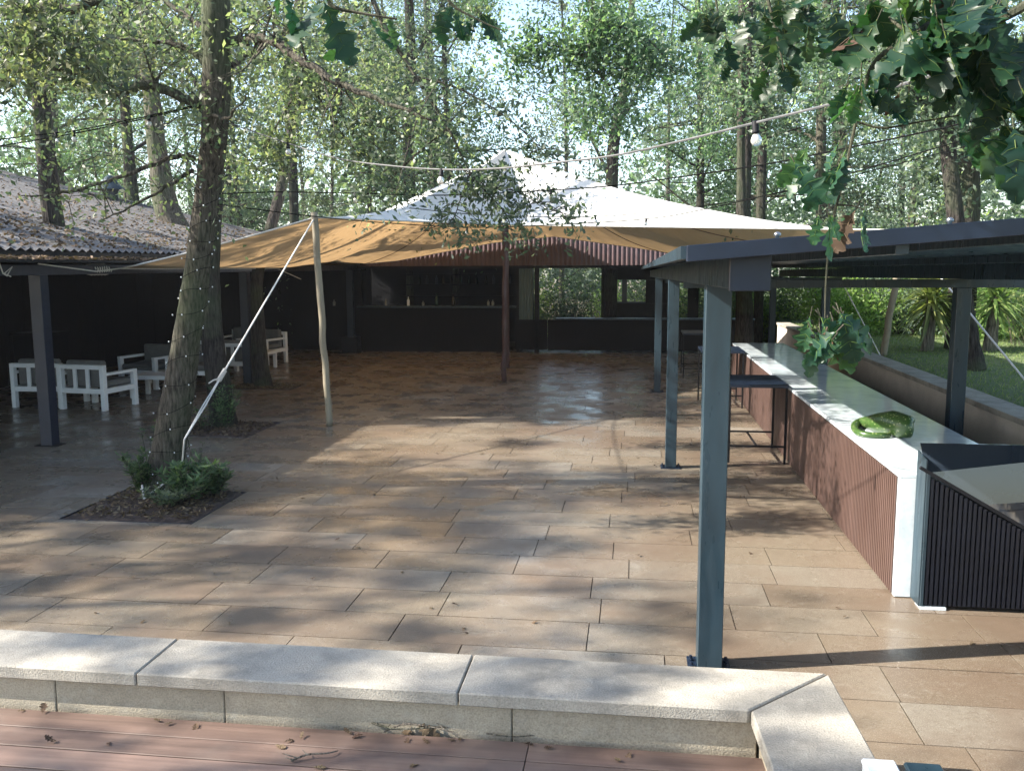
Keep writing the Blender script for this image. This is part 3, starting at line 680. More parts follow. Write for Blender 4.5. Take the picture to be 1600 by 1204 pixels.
# rope knots wrapped on the shelter beam
kn=[]
for k in range(56):
    a=k*.8; kn.append(Vector((-7.41+.105*math.cos(a),PX(140,420,-7.4).y+.0+.007*k,2.235+.075*math.sin(a))))
rope('rope_lashing',kn,.009,'pale rope lashing wound round the shelter beam beside tent corner',cat='rope lashing',group='rope lashings')
kn=[Vector((-7.31,PX(x,415+dy,-7.3).y,PX(x,415+dy,-7.3).z)) for x,dy in ((0,-4),(6,12),(12,16),(20,2),(8,12),(18,17))]
rope('rope_lashing',kn,.008,'loose rope scrap hooked on the shelter beam at the left edge',cat='rope lashing',group='rope lashings')
# ------------------------------------------------------------ trees
def tree_parts(seed,h,r0,cb,cr,ncl,lpc,ls,lean=(0,0),asp=.5,spread=.5,topf=.35,wp=2):
    q=random.Random(seed); g=np.random.default_rng(seed)
    tb=MB(); n=9; P=[]; wx=q.uniform(0,6)
    for i in range(n):
        k=i/(n-1); P.append(Vector((lean[0]*k*h+.12*h/10*math.sin(k*5+wx),lean[1]*k*h+.12*h/10*math.cos(k*4+wx),k*h)))
    P[0]=Vector((0,0,-.1)); P=crom(P,3); rad=[r0*(1-.85*(i/(len(P)-1))**.9)*(1+.35*max(0,1-i/2.5)) for i in range(len(P))]
    tb.tube(P,rad,10,jit=.05,rnd=q)
    C=[]; nl=int(ncl/5)+3
    for i in range(nl):
        k=cb/h+(1-cb/h)*((i+.5)/nl)*.97; idx=min(len(P)-2,int(k*(len(P)-1))); st=P[idx]
        prof=math.sin(min(1,(k-cb/h)/(1-cb/h)*.8+.22)*math.pi)**.6
        az=i*2.4+q.uniform(-.5,.5); ll=cr*(topf+(1-topf)*prof)*q.uniform(.6,1.1); el=q.uniform(.15,.75)
        pts=[st]; d=Vector((math.cos(az)*math.cos(el),math.sin(az)*math.cos(el),math.sin(el)))
        for s in range(4):
            d=(d+Vector((q.uniform(-.25,.25),q.uniform(-.25,.25),q.uniform(-.25,.2)))).normalized(); pts.append(pts[-1]+d*ll/4)
        r_=max(.012,rad[idx]*.4); tb.tube(pts,[r_,r_*.8,r_*.6,r_*.4,.008],5,False)
        for s in range(5):
            a=pts[q.choice([1,2,3,4])]; dd=Vector((q.uniform(-1,1),q.uniform(-1,1),q.uniform(-.4,.7))).normalized(); L_=ll*q.uniform(.2,.45)
            m1=a+dd*L_*.5+Vector((0,0,q.uniform(-.1,.1))); e=a+dd*L_; tb.tube([a,m1,e],[r_*.35,r_*.22,.005],4,False); C.append(e); C.append(m1)
    C=np.array([list(c) for c in C]); 
    w_=g.uniform(.05,1.5,len(C))**wp; w_/=w_.sum(); idx=g.choice(len(C),size=ncl*lpc,p=w_)
    sp=spread*g.uniform(.4,1.2,len(C))
    D=g.normal(0,1,(len(idx),3))*np.array([1,1,.6]); Pn=C[idx]+D*sp[idx][:,None]
    global RNG; old=RNG; RNG=g; V,Fc=leafquads(Pn,ls,0,asp); RNG=old
    tone=np.clip(g.normal(.42,.2,len(Fc))+ (g.uniform(-.2,.2,len(C)))[idx],0,1)
    return tb,V,Fc,tone
def tree(name,args,leaf,barkm,loc,label,group=None,rz=0,sc=1,cat='tree'):
    tb,V,Fc,tone=tree_parts(*args) if isinstance(args,tuple) else tree_parts(**args)
    t=empty(name,loc,rz); t.scale=(sc,)*3; tb.build('trunk',barkm,t,smooth=True); mk('crown',V,Fc,leaf,t,attr=tone); return tag(t,label,cat,group)
protos=[]
defs=[(11,17,.20,4.5,3.4,110,128,.12,(0,0),.5,.5,.35,4),(12,20,.24,6.0,3.8,120,124,.12,(0,0),.5,.5,.35,4),(13,14,.15,2.6,2.8,100,130,.11,(0,0),.5,.45,.35,4),(14,18,.16,3.2,3.0,110,124,.115,(0,0),.5,.5,.35,4),(15,12,.12,1.5,2.6,100,120,.105,(0,0),.5,.42,.35,3),(16,17,.2,4,4.4,70,66,.2,(0,0),.5,.32,.35,5)]
mats=['leaf_far','leaf_grey','leaf_grey','leaf_far','leaf_warm','leaf_oak']
for i,a in enumerate(defs):
    protos.append(tree('woodland_tree',a,M[mats[i]],M['bark_dark' if i%2 else 'bark'],(0,0,0),'tall leafy tree in the woodland behind the pavilion','woodland behind'))
used=[False]*6; rt=random.Random(21)
def put(i,x,y,z,label,group,sc=None,rz=None):
    o=protos[i]
    if used[i]: o=copy_tree(protos[i])
    used[i]=True; s=sc or rt.uniform(.85,1.15); o.location=(x,y,z); o.rotation_euler=(0,0,rz if rz is not None else rt.uniform(0,6.28)); o.scale=(s,s,s); o['label']=label; o['group']=group; return o
ORD=['first','second','third','fourth','fifth','sixth','seventh','eighth','ninth','tenth','eleventh','twelfth','thirteenth','fourteenth']; RWN=['nearest','second','middle','fourth','farthest']
# back wood: jittered rows
back='tall leafy tree in the woodland behind the pavilion'; rght='tall leafy tree behind the hedge right of the lawn'; lft='tall leafy tree rising beyond the shelter roof'
for row,(yy_,x0,x1,st) in enumerate(((29,-13,6,3.4),(34,-20,12,4.0),(40,-27,17,4.4),(47,-32,22,4.8),(56,-38,27,5.2))):
    x=x0; cnt=-1
    while x<x1:
        xx=x+rt.uniform(-1.3,1.3); yv=yy_+rt.uniform(-2,2); px=990+xx/yv*1400
        if (700<px<1000 and rt.random()<.4) or (row==0 and 800<px<980) or (row>0 and rt.random()<.3): x+=st; continue
        cnt+=1; put(rt.choice([0,1,2,3,4] if row<3 else [0,1,3]),xx,yv,-.1,'leafy wood tree, '+ORD[cnt]+' from the left in the '+RWN[row]+' row behind the pavilion','woodland behind the pavilion'); x+=st
for n_i,(x,y,i) in enumerate(((5.6,28,0),(7,24,2),(8.2,30,4),(9.5,27,1),(11,20,0),(12.5,24,4),(13.5,17.5,3),(14.5,28,3),(16,22,2))):
    put(i,x,y,LZ-.1,'leafy tree behind the lawn hedge, '+ORD[n_i]+' counting from the pavilion side','woodland right of the lawn')
for n_i,(x,y,i) in enumerate(((-27,27,0),(-24,22,1),(-23,27,3),(-19,28.5,0),(-15.5,27,1),(-13,29,2))):
    put(i,x,y,-.1,'leafy tree rising beyond the shelter roof, '+ORD[n_i]+' from the left','woodland beyond the shelter')
# trees to the left and behind the camera: shade the terrace
for k,(x,y,i,s) in enumerate(((-18,5.2,5,.8),(-25,2.0,5,1.05),(-17.5,10.5,5,.85),(-14.5,-.5,5,.75),(-21,-4.5,5,1.0),(-27,8,5,1.1),(-21,3.2,5,.9),(-16,2.2,5,.7),(-20.5,8.8,5,.9),(-12,.4,5,.55),(-12,-7,0,1),(-6,-9,0,1),(2,-10,1,1),(9,-8,0,1),(12,-1,1,1),(12,6,3,1),(14,11.5,0,.95))):
    put(i,x,y,-.1 if x<4 else LZ-.1,'shade tree outside the picture, '+['left of the terrace middle','far left of the terrace','left beside the shelter','left of the deck','far left of the deck','behind the shelter','behind the deck on the left','straight behind the deck','behind the deck','behind the deck on the right','right of the deck','right of the lawn wall','right at the lawn edge','left of the deck corner behind others','left close to the bench wall','left halfway along the shelter','small one left of the wall'][k if k<6 else (k+7 if k<10 else k-4)],'shade trees around the terrace',s)
# far wood mass
n=42000; az=RNG.uniform(-.95,.75,n); rr_=RNG.uniform(62,74,n); X_=np.sin(az)*rr_; Y_=np.cos(az)*rr_
hz=RNG.beta(1.3,1.7,n)*(11+4*np.sin(az*17)+3*np.sin(az*41)); V,Fc=leafquads(np.stack([X_,Y_,hz],1),.55,0,.6)
tag(mk('distant_wood',V,Fc,M['leaf_grey'],attr=RNG.beta(2,2.4,len(Fc))),'hazy mass of distant woodland far behind all the trees','woodland',kind='stuff')
# trees rising through the shelter roof
def onroof(px,py):
    d=ray(px,py); s=(2.50-.235*7.55-H)/(d[2]+.235*d[0]); return Vector(CP+d*s)
def ptree(name,pts,radii,Y,label,leaf='leaf_warm',barkm='bark',crown=None,extra=(),group=None,base=None,seed=1,ls=.07,n=9000,sp=.4,z0=None):
    """trunk through picture points at given depths; limbs likewise; crown = list of (px,py,Y,radius)"""
    q=random.Random(seed); P=[PY(x,y,d) for x,y,d in pts]
    if z0 is not None: P[0]=Vector((P[0].x,P[0].y,z0))
    b0=Vector((P[0].x,P[0].y,P[0].z)); PP=crom([p-b0 for p in P],10); rad=lin(radii,len(PP))
    t=empty(name,b0); tb=MB().tube(PP,rad,14,jit=.05,rnd=q)
    NS=28 if max(radii)>.12 and n else 14; tb=MB().tube(PP,rad,NS); ph=[q.gauss(0,.035) for _ in range(NS)]
    for i in range(len(PP)):
        for k_ in range(NS):
            ph[k_]=.86*ph[k_]+q.gauss(0,.02); v=Vector(tb.v[i*NS+k_]); tb.v[i*NS+k_]=tuple(PP[i]+(v-PP[i])*(1+ph[k_]))
    tb.build('trunk',M[barkm],t,smooth=True)
    Cs=[]
    for e in extra:
        ep=[PY(x,y,d)-b0 for x,y,d in e[0]]; E=crom(ep,5); rr=lin(e[1],len(E)); lb=MB().tube([p+Vector((q.uniform(-1,1),q.uniform(-1,1),q.uniform(-1,1)))*.012 for p in E],rr,7)
        for k in range(e[2] if len(e)>2 else 8):
            i=q.randrange(2,len(E)); a=E[i]; dd=Vector((q.uniform(-1,1),q.uniform(-.6,.6),q.uniform(-.7,.8))).normalized(); l=q.uniform(.25,.8); mm=a+dd*l*.5+Vector((0,0,q.uniform(-.08,.08))); ee=a+dd*l+Vector((q.uniform(-.1,.1),0,q.uniform(-.1,.1)))
            lb.tube([a,mm,ee],[max(.005,rr[i]*.35),.005,.0025],4,False); Cs+=[mm,ee]
            for s in range(2):
                f_=mm+(Vector((q.uniform(-1,1),q.uniform(-1,1),q.uniform(-.8,.8)))*.3); lb.tube([mm,f_],[.004,.002],4,False); Cs.append(f_)
        lb.build('limb',M[barkm],t,smooth=True)
    if n and (Cs or crown):
        cc=[list(c) for c in Cs]; 
        for (x,y,d,r_,k) in (crown or []):
            c0=PY(x,y,d)-b0
            for _ in range(k): cc.append([c0.x+q.gauss(0,r_),c0.y+q.gauss(0,r_),c0.z+q.gauss(0,r_*.7)])
        cc=np.array(cc); idx=RNG.integers(0,len(cc),n); Pn=cc[idx]+RNG.normal(0,1,(n,3))*sp*RNG.uniform(.3,1,len(cc))[idx][:,None]
        V,Fc=leafquads(Pn,ls,0,.5); mk('crown',V,Fc,M[leaf],t,attr=np.clip(RNG.normal(.5,.25,len(Fc)),0,1))
    return tag(t,label,'tree',group)
e1=onroof(84,352); e2=onroof(283,352)
y1=e1.y+.0; y2=e2.y
ptree('roof_tree',[(88,372,y1),(78,300,y1),(68,200,y1),(60,100,y1),(52,-40,y1)],[.17,.15,.14,.13,.11],0,'slim dark tree rising through the shelter roof at the far left',extra=[([(64,150,y1),(110,100,y1-1),(190,40,y1-1)],[.06,.04,.02]),([(60,90,y1),(20,60,y1),(-40,50,y1)],[.05,.03,.02])],crown=[(30,110,y1,1.0,14),(140,60,y1,1.2,14),(60,-20,y1,1.2,14)],n=3500,ls=.085,sp=.35,seed=3,barkm='bark_dark')
ptree('roof_tree',[(292,385,y2),(262,330,y2),(248,250,y2),(238,160,y2),(228,70,y2),(222,-60,y2)],[.34,.30,.22,.2,.19,.17],0,'thick pale tree rising through the shelter roof left of the leaning trunk',extra=[([(236,150,y2),(190,90,y2-1),(120,60,y2-2)],[.09,.06,.03]),([(230,90,y2),(280,40,y2),(300,-20,y2)],[.08,.05,.03])],crown=[(250,40,y2,1.4,16),(150,50,y2,1.2,12),(330,30,y2,1.2,12)],n=4000,ls=.09,sp=.4,seed=4,barkm='bark')
# main leaning tree
mt=ptree('leaning_tree',[(255,768,8.4),(258,735,8.4),(272,650,8.4),(290,540,8.4),(306,440,8.35),(315,370,8.3),(325,290,8.3),(335,210,8.2),(338,120,8.1),(337,0,8.0),(340,-160,7.9)],[.21,.176,.163,.135,.122,.118,.105,.12,.12,.12,.112],8.4,'large leaning tree in the nearest planter, trunk crossing the left foreground','leaf_warm','bark',
 extra=[([(345,68,8.1),(395,62,8.0),(430,66,7.9),(480,100,7.7),(533,130,7.6),(600,160,7.4),(680,190,7.3)],[.05,.045,.04,.036,.03,.02,.008],22),
 ([(318,165,8.2),(275,150,8.1),(235,132,8.0),(190,142,7.9),(150,118,7.8),(100,110,7.7),(50,88,7.6),(-20,50,7.5)],[.05,.045,.045,.04,.04,.035,.03,.03],26),
 ([(322,100,8.2),(290,75,8.3),(240,65,8.3),(150,62,8.2)],[.04,.03,.022,.01],12),
 ([(303,248,8.25),(285,244,8.2),(262,248,8.1),(210,270,7.9),(140,292,7.7),(85,303,7.6),(30,305,7.5)],[.03,.026,.023,.02,.016,.012,.004],14),
 ([(302,265,8.3),(260,292,8.1),(215,318,8.0),(158,345,7.8)],[.02,.016,.012,.004],5),
 ([(318,168,8.2),(345,185,7.9),(360,180,7.7),(385,150,7.4)],[.022,.015,.012,.006],4),
 ([(345,120,8.2),(330,60,8.6),(270,10,8.8),(200,-40,9)],[.04,.03,.025,.015],14),
 ([(-20,20,7.2),(40,14,7.2),(110,13,7.2),(150,4,7.2),(170,-20,7.2)],[.04,.045,.04,.03,.03],12)],
 crown=[(420,20,8.2,.7,10),(90,60,7.6,.8,10),(560,60,7.6,.7,10),(250,-30,8,.8,10)],n=5200,ls=.06,sp=.24,seed=9,z0=-.03)
ptree('shaded_tree',[(350,655,12.0),(344,620,12.0),(332,520,12.0),(328,440,12.0),(330,380,12.0),(338,250,12),(340,100,12),(340,-60,12)],[.2,.17,.145,.135,.125,.11,.1,.09],12,'second tree trunk in the middle planter, just behind the leaning one','leaf_warm','bark_dark',crown=[(330,-80,12,1.4,20),(420,0,12,1.2,14)],extra=[([(340,120,12),(420,60,12),(520,10,12)],[.05,.03,.015]),([(340,200,12),(300,120,12.5),(240,60,13)],[.05,.03,.015])],n=4500,ls=.08,sp=.35,seed=5,z0=-.03)
ptree('shaded_tree',[(412,603,16.2),(406,560,16.2),(402,480,16.2),(404,420,16.3),(430,330,16.6),(452,230,17),(462,100,17),(470,-60,17)],[.18,.145,.12,.11,.10,.10,.09,.08],16,'dark tree in the rear planter beside the second shelter post','leaf_warm','bark_dark',crown=[(460,60,17,1.6,20),(540,130,17,1.4,16),(400,150,17,1.3,14)],extra=[([(460,170,17),(540,110,17),(600,80,17)],[.05,.03,.015])],n=4500,ls=.09,sp=.4,seed=6,z0=-.03)
# slim trunks seen above the tent and to the right
for k,(pts,rad,lb) in enumerate([
 ([(458,360,26),(458,280,26),(452,200,26),(448,60,26),(444,-80,26)],[.14,.13,.11,.1,.09],'slim dark tree behind the shelter, right of the leaning trunk'),
 ([(640,340,27),(638,200,27),(642,100,27),(636,-60,27)],[.2,.17,.15,.12],'dark slender tree behind the left half of the tent'),
 ([(955,330,26),(956,280,26),(962,200,26),(975,140,26),(985,40,26),(990,-60,26)],[.2,.17,.15,.12,.09,.07],'forked slender tree standing right of the tent peak'),
 ([(1166,345,24),(1166,200,24),(1170,100,24),(1166,-80,24)],[.16,.14,.13,.12],'left of two tall straight trunks above the pergola end'),
 ([(1190,345,25),(1192,200,25),(1198,60,25),(1202,-80,25)],[.13,.12,.10,.09],'right of two tall straight trunks above the pergola end'),
 ([(1506,430,17),(1510,330,17),(1512,230,17),(1520,130,17),(1530,-60,17)],[.24,.21,.19,.17,.13],'stout tree behind the lawn near the right picture edge')]):
    Yd=pts[0][2]; top=pts[-2]; ex=[([pts[2],(pts[2][0]+35,pts[2][1]-60,Yd),(pts[2][0]+60,pts[2][1]-130,Yd)],[.07,.05,.02],10),([pts[1],(pts[1][0]-30,pts[1][1]-60,Yd),(pts[1][0]-45,pts[1][1]-120,Yd)],[.06,.04,.02],10)]
    ptree('slender_tree',pts,rad,Yd,lb,'leaf_grey','bark_dark',crown=[(top[0]+30,top[1]+20,Yd,1.6,22),(top[0]-60,top[1]+60,Yd,1.4,16)],extra=ex,n=5000,ls=.12,sp=.42,seed=30+k,z0=LZ if pts[0][0]>1400 else -.05,group='slender trees behind the terrace')
# dark leaning trunk on the lawn + dark trunk/pillar at pergola far end
p=G(1518,578,LZ); ptree('lawn_tree',[(1521,580,p.y),(1516,540,p.y),(1508,490,p.y),(1500,430,p.y),(1492,330,p.y),(1480,200,p.y),(1475,-50,p.y)],[.17,.13,.125,.12,.11,.1,.08],0,'dark slanting trunk on the lawn right of the pergola post','leaf_grey','bark_dark',crown=[(1440,20,p.y,1.2,20)],extra=[([(1482,220,p.y),(1420,140,p.y),(1350,90,p.y)],[.05,.03,.01])],n=7000,ls=.09,sp=.35,seed=41,z0=LZ)
ptree('ivy_tree',[(1163,562,18.2),(1163,520,18.2),(1162,440,18.2),(1160,390,18.2),(1158,250,18.2),(1160,0,18.2)],[.2,.17,.15,.12,.08,.07],0,'dark trunk standing inside the pergola beyond the counter end','leaf_far','bark_dark',crown=[(1120,40,18,1.5,20)],n=7000,ls=.1,sp=.4,seed=42,z0=0)
# ------------------------------------------------------------ hanging leafy spray in front of the tent peak
def spray(name,limbs,label,n,ls,leaf,seed,cr=None,sp=.12,cat='branch'):
    q=random.Random(seed); b0=PY(*limbs[0][0][0]); t=empty(name,b0); lb=MB(); Cs=[]
    for pts,rad,k in limbs:
        E=crom([PY(*p)-b0 for p in pts],5); rr=lin(rad,len(E)); lb.tube(E,rr,6,False)
        for j in range(k):
            i=q.randrange(1,len(E)); a=E[i]; dd=Vector((q.uniform(-1,1),q.uniform(-.6,.6),q.uniform(-.9,.6))).normalized(); l=q.uniform(.15,.5); ee=a+dd*l; lb.tube([a,a+dd*l*.5+Vector((0,0,.03)),ee],[.005,.004,.002],4,False); Cs+=[a.lerp(ee,.5),ee,a.lerp(ee,.75)]
    lb.build('twigs',M['bark'],t)
    cc=np.array([list(c) for c in Cs]); idx=RNG.integers(0,len(cc),n); V,Fc=leafquads(cc[idx]+RNG.normal(0,sp,(n,3)),ls,0,.42)
    mk('leaves',V,Fc,M[leaf],t,attr=np.clip(RNG.normal(.5,.28,len(Fc)),0,1)); return tag(t,label,cat,'leafy boughs hanging over the terrace')
spray('leafy_bough',[([(560,-60,9),(600,40,9),(650,120,9),(700,200,9),(735,270,9),(770,310,9),(800,345,9)],[.03,.025,.02,.015,.01,.007,.004],34),([(650,120,9),(720,140,9),(800,190,9),(850,240,9)],[.015,.01,.008,.003],20),([(700,200,9),(640,250,9),(600,290,9),(560,310,9)],[.012,.01,.006,.003],20),([(750,290,9),(810,300,9),(850,325,9),(875,330,9)],[.008,.006,.004,.002],16),([(735,270,9),(720,310,9),(700,350,9),(640,365,9)],[.008,.006,.004,.002],16)],'drooping small-leaved bough hanging in front of the tent peak',3900,.075,'leaf_grey',1,sp=.085)
spray('leafy_bough',[([(380,-60,10),(430,30,10),(480,120,10),(520,190,10),(560,240,10)],[.03,.025,.02,.012,.006],40),([(480,120,10),(430,200,10),(400,270,10)],[.012,.008,.004],20),([(520,190,10),(600,200,10),(680,230,10)],[.012,.008,.004],20)],'yellow-green bough with tangled twigs right of the leaning trunk',6500,.07,'leaf_warm',2,sp=.13)
spray('leafy_bough',[([(900,-60,11),(930,30,11),(920,90,11),(960,150,11),(940,210,11)],[.03,.02,.02,.01,.006],34),([(930,30,11),(1010,60,11),(1060,120,11)],[.02,.012,.006],26),([(920,90,11),(850,70,11),(800,90,11)],[.02,.012,.006],20)],'dark-leaved bough hanging at the top above the tent peak',5500,.085,'leaf_far',3,sp=.12)
spray('leafy_bough',[([(60,-60,6.5),(40,20,6.5),(20,80,6.5),(10,140,6.5)],[.03,.02,.015,.006],26),([(30,40,6.5),(90,60,6.5),(140,110,6.5)],[.015,.01,.005],22)],'brownish leafy bough in the upper left corner',2600,.07,'leaf_warm',4,sp=.1)
# ------------------------------------------------------------ near oak branches
def oakleaf(mb,base,direc,nrm,L_,rr,tone):
    d=Vector(direc).normalized(); n_=Vector(nrm); n_=(n_-d*n_.dot(d)).normalized(); s=d.cross(n_)
    prof=[(0,.0),(.06,.03),(.14,.10),(.20,.20),(.25,.12),(.31,.13),(.38,.29),(.44,.16),(.50,.17),(.57,.36),(.64,.31),(.68,.19),(.74,.20),(.80,.28),(.85,.22),(.88,.13),(.94,.15),(.98,.08),(1,0)]
    cv=rr.uniform(-.4,.6); tw=rr.uniform(-.25,.25); cup=rr.uniform(.05,.4); ws=rr.uniform(.72,.95)
    def pt(u,v): 
        return base+d*(u*L_)+s*(v*L_*ws)+n_*(-cv*u*u*L_+cup*abs(v)*L_+tw*u*v*L_+.03*L_*math.sin(u*19+v*14))
    b=len(mb.v); k=len(prof); tone=tone*.75
    for u,v in prof: mb.v.append(tuple(pt(u,0)))
    for u,v in prof: mb.v.append(tuple(pt(u*.98+.04*v,v*rr.uniform(.85,1.1))))
    for u,v in prof: mb.v.append(tuple(pt(u*.98+.04*v,-v*rr.uniform(.85,1.1))))
    mb.tube([pt(u,0)+n_*.0008 for u in(0,.3,.6,.95)],[.0013,.001,.0007,.0003],4,False,a=1.)
    for u0,v0,v1 in ((.12,.0,.24),(.30,0,.30),(.48,0,.36),(.66,0,.26)):
        for sg in(-1,1): mb.tube([pt(u0,0)+n_*.0006,pt(u0+.06,sg*v1*.5)+n_*.0006,pt(u0+.1,sg*v1*.8)+n_*.0006],[.0007,.0005,.0002],3,False,a=.95)
    for i in range(k-1):
        mb.f.append((b+i,b+i+1,b+k+i+1,b+k+i)); mb.f.append((b+i,b+2*k+i,b+2*k+i+1,b+i+1)); mb.a+=[tone,tone]
def oak(name,stems,clusters,label,seed,mat='leaf_oak'):
    q=random.Random(seed); b0=PY(*stems[0][0][0]); t=empty(name,b0); sb=MB(); lf=MB(); br=MB()
    for pts,rad in stems: 
        E=crom([PY(*p)-b0 for p in pts],6); sb.tube(E,lin(rad,len(E)),7,False)
    for (px,py,Y,spd,cnt,L0) in clusters:
        for k in range(cnt):
            bx=px+q.gauss(0,spd); by=py+q.gauss(0,spd*.6); p=PY(bx,by,Y+q.uniform(-.12,.12))-b0
            d=Vector((q.uniform(-.7,.7),q.uniform(-.5,.5),q.uniform(-1.3,-.15))); nr=Vector((q.uniform(-.7,.7),-1 if q.random()<.6 else q.uniform(-.6,.6),q.uniform(-.2,1)))
            tgt=lf if q.random()<.975 else br
            oakleaf(tgt,p,d,nr,L0*q.uniform(.7,1.2),q,min(1,max(0,q.gauss(.35,.25))))
            sb.tube([p-d.normalized()*.018+Vector((0,0,.006)),p],[.0016,.001],4,False)
    sb.build('twig',M['bark'],t); lf.build('leaves',M[mat],t,smooth=True,attr=True)
    if br.v: br.build('dry_leaves',M['leaf_brown'],t,smooth=True,attr=True)
    return tag(t,label,'oak branch','oak branches close to the camera')
oak('oak_branch',[([(1620,-40,2.2),(1500,10,2.15),(1420,60,2.1),(1365,100,2.1),(1340,180,2.1),(1318,280,2.1),(1300,350,2.1),(1291,430,2.1),(1289,500,2.1)],[.012,.009,.007,.005,.004,.0032,.0028,.0022,.0015]),
   ([(1340,190,2.1),(1380,200,2.1),(1440,190,2.1),(1500,180,2.1)],[.003,.0025,.002,.0015]),([(1308,320,2.1),(1335,322,2.1),(1350,328,2.1)],[.0025,.002,.0015])],
  [(1292,500,2.1,12,12,.10),(1288,525,2.1,9,6,.10),(1340,330,2.1,9,3,.12),(1300,340,2.1,8,3,.085),(1275,255,2.1,22,5,.11),(1325,240,2.1,15,3,.085),(1345,140,2.1,14,6,.09),(1500,205,2.15,14,3,.13),(1395,150,2.1,12,3,.07)],'long oak twig hanging down on the right with a leaf clump at its end',3)
oak('oak_branch',[([(1700,-60,2.0),(1600,10,2.0),(1540,40,2.0),(1480,60,2.0),(1420,50,2.05),(1380,20,2.1)],[.014,.01,.008,.006,.004,.002]),([(1640,40,2),(1590,90,2),(1580,160,2)],[.006,.004,.002])],
  [(1420,10,2.1,50,21,.12),(1520,8,2.0,48,25,.13),(1595,65,1.95,30,18,.13),(1480,60,2.0,35,14,.12),(1560,150,1.95,20,9,.12),(1590,200,1.95,14,7,.13),(1350,20,2.15,20,6,.10),(1400,95,2.1,14,5,.1)],'dense dark oak foliage filling the upper right corner',4)
oak('oak_branch',[([(1180,-60,3.2),(1200,0,3.2),(1215,60,3.2),(1225,110,3.2)],[.008,.006,.004,.002]),([(1110,-50,3.2),(1120,10,3.2),(1125,60,3.2)],[.006,.004,.002])],
  [(1205,30,3.2,28,14,.12),(1225,105,3.2,14,5,.12),(1115,20,3.2,25,8,.12),(1265,10,3.2,25,10,.12),(1140,70,3.2,16,3,.1)],'smaller oak twigs dipping in at the top, left of the dense foliage',5)
oak('oak_branch',[([(470,-60,1.8),(500,-20,1.8),(520,10,1.8),(560,20,1.8),(620,30,1.8)],[.007,.005,.004,.003,.002])],
  [(512,5,1.8,6,2,.13),(440,-8,1.8,10,2,.08),(600,25,2.2,12,3,.08),(552,60,1.8,4,1,.08)],'few blurred oak leaves hanging from the top edge, right of the leaning trunk',6)
oak('oak_branch',[([(690,-60,3),(700,0,3),(745,30,3),(790,50,3)],[.007,.005,.003,.002])],
  [(745,25,3,14,5,.11),(690,10,3,10,2,.1)],'small cluster of oak leaves at the top edge above the tent',7)
# ------------------------------------------------------------ string lights
def festoon(pts,r,bulbs,label,m,bsz=.8,soc='black'):
    P=crom([PY(*p) for p in pts],8); b0=P[0]; t=empty('string_lights',b0)
    MB().tube([p-b0 for p in P],r,6,False).build('cable',M[m],t)
    for (px) in bulbs:
        best=None
        for i in range(len(P)-1):
            c_=RM.T@(np.array(P[i])-CP); x=CX+F*c_[0]/-c_[2]
            if best is None or abs(x-px)<best[0]: best=(abs(x-px),i)
        p=P[best[1]]-b0; s=bsz; q=random.Random(px); 
        S=MB().lathe([(.010*s,.012*s),(.018*s,.006*s),(.018*s,-.04*s),(.021*s,-.045*s),(.021*s,-.055*s)],12).build('socket',M['black'],t,smooth=True,loc=p); S.rotation_euler=(q.uniform(-.15,.15),q.uniform(-.2,.2),0)
        MB().lathe([(.014*s,-.056*s),(.022*s,-.07*s),(.030*s,-.088*s),(.030*s,-.1*s),(.022*s,-.116*s),(.008*s,-.122*s)],14).build('bulb',M['bulb'],S,smooth=True)
    return tag(t,label,'string lights','string lights crossing above the terrace')
def bulbm():
    m,t,b,o=nodes('bulb_glass'); b.inputs['Base Color'].default_value=(.8,.78,.72,1); b.inputs['Roughness'].default_value=.12; b.inputs['Transmission Weight'].default_value=.55; b.inputs['Specular IOR Level'].default_value=.8; return m
M['bulb']=bulbm()
festoon([(-60,233,7.5),(0,228,7.6),(150,202,7.9),(312,165,8.15)],.006,[],'lower black cable at far left running to the leaning trunk','cable')
festoon([(-60,228,7.4),(0,218,7.5),(87,208,7.7),(115,205,7.8),(220,184,8.0),(312,163,8.2)],.006,[86,116,228],'bulb string at far left running to the leaning trunk','cable')
festoon([(350,190,8.2),(450,224,7.6),(530,248,7.0),(620,260,6.4),(700,265,5.9),(780,263,5.5),(860,255,5.2),(960,243,4.9),(1066,220,4.5),(1180,192,4.1),(1310,160,3.6),(1400,135,3.3),(1500,105,3.0),(1700,50,2.6)],.0055,[447,695,1182],'nearest thick grey bulb string sweeping up to the right corner','cable_grey',.8)
festoon([(335,303,8.4),(440,300,9),(555,302,9),(700,305,9),(860,297,9),(960,290,8.7),(1066,276,8.3),(1200,256,7.8),(1330,230,7.2),(1460,203,6.6),(1640,160,6.0)],.0065,[553,862],'middle black bulb string passing below the tent peak','cable')
festoon([(330,318,8.4),(490,338,12),(600,348,12.2),(730,355,12.4),(850,352,12.8),(1010,342,13.2),(1100,327,12.8),(1260,290,11.5),(1400,250,10.5),(1600,190,9.5)],.007,[732,1010],'lowest black bulb string running along the tent front edge','cable')
festoon([(640,325,11),(760,336,12),(930,338,13),(1066,326,13),(1200,305,12.5),(1330,275,12),(1600,205,11)],.006,[929],'thin bulb string sagging across the white tent top','cable')
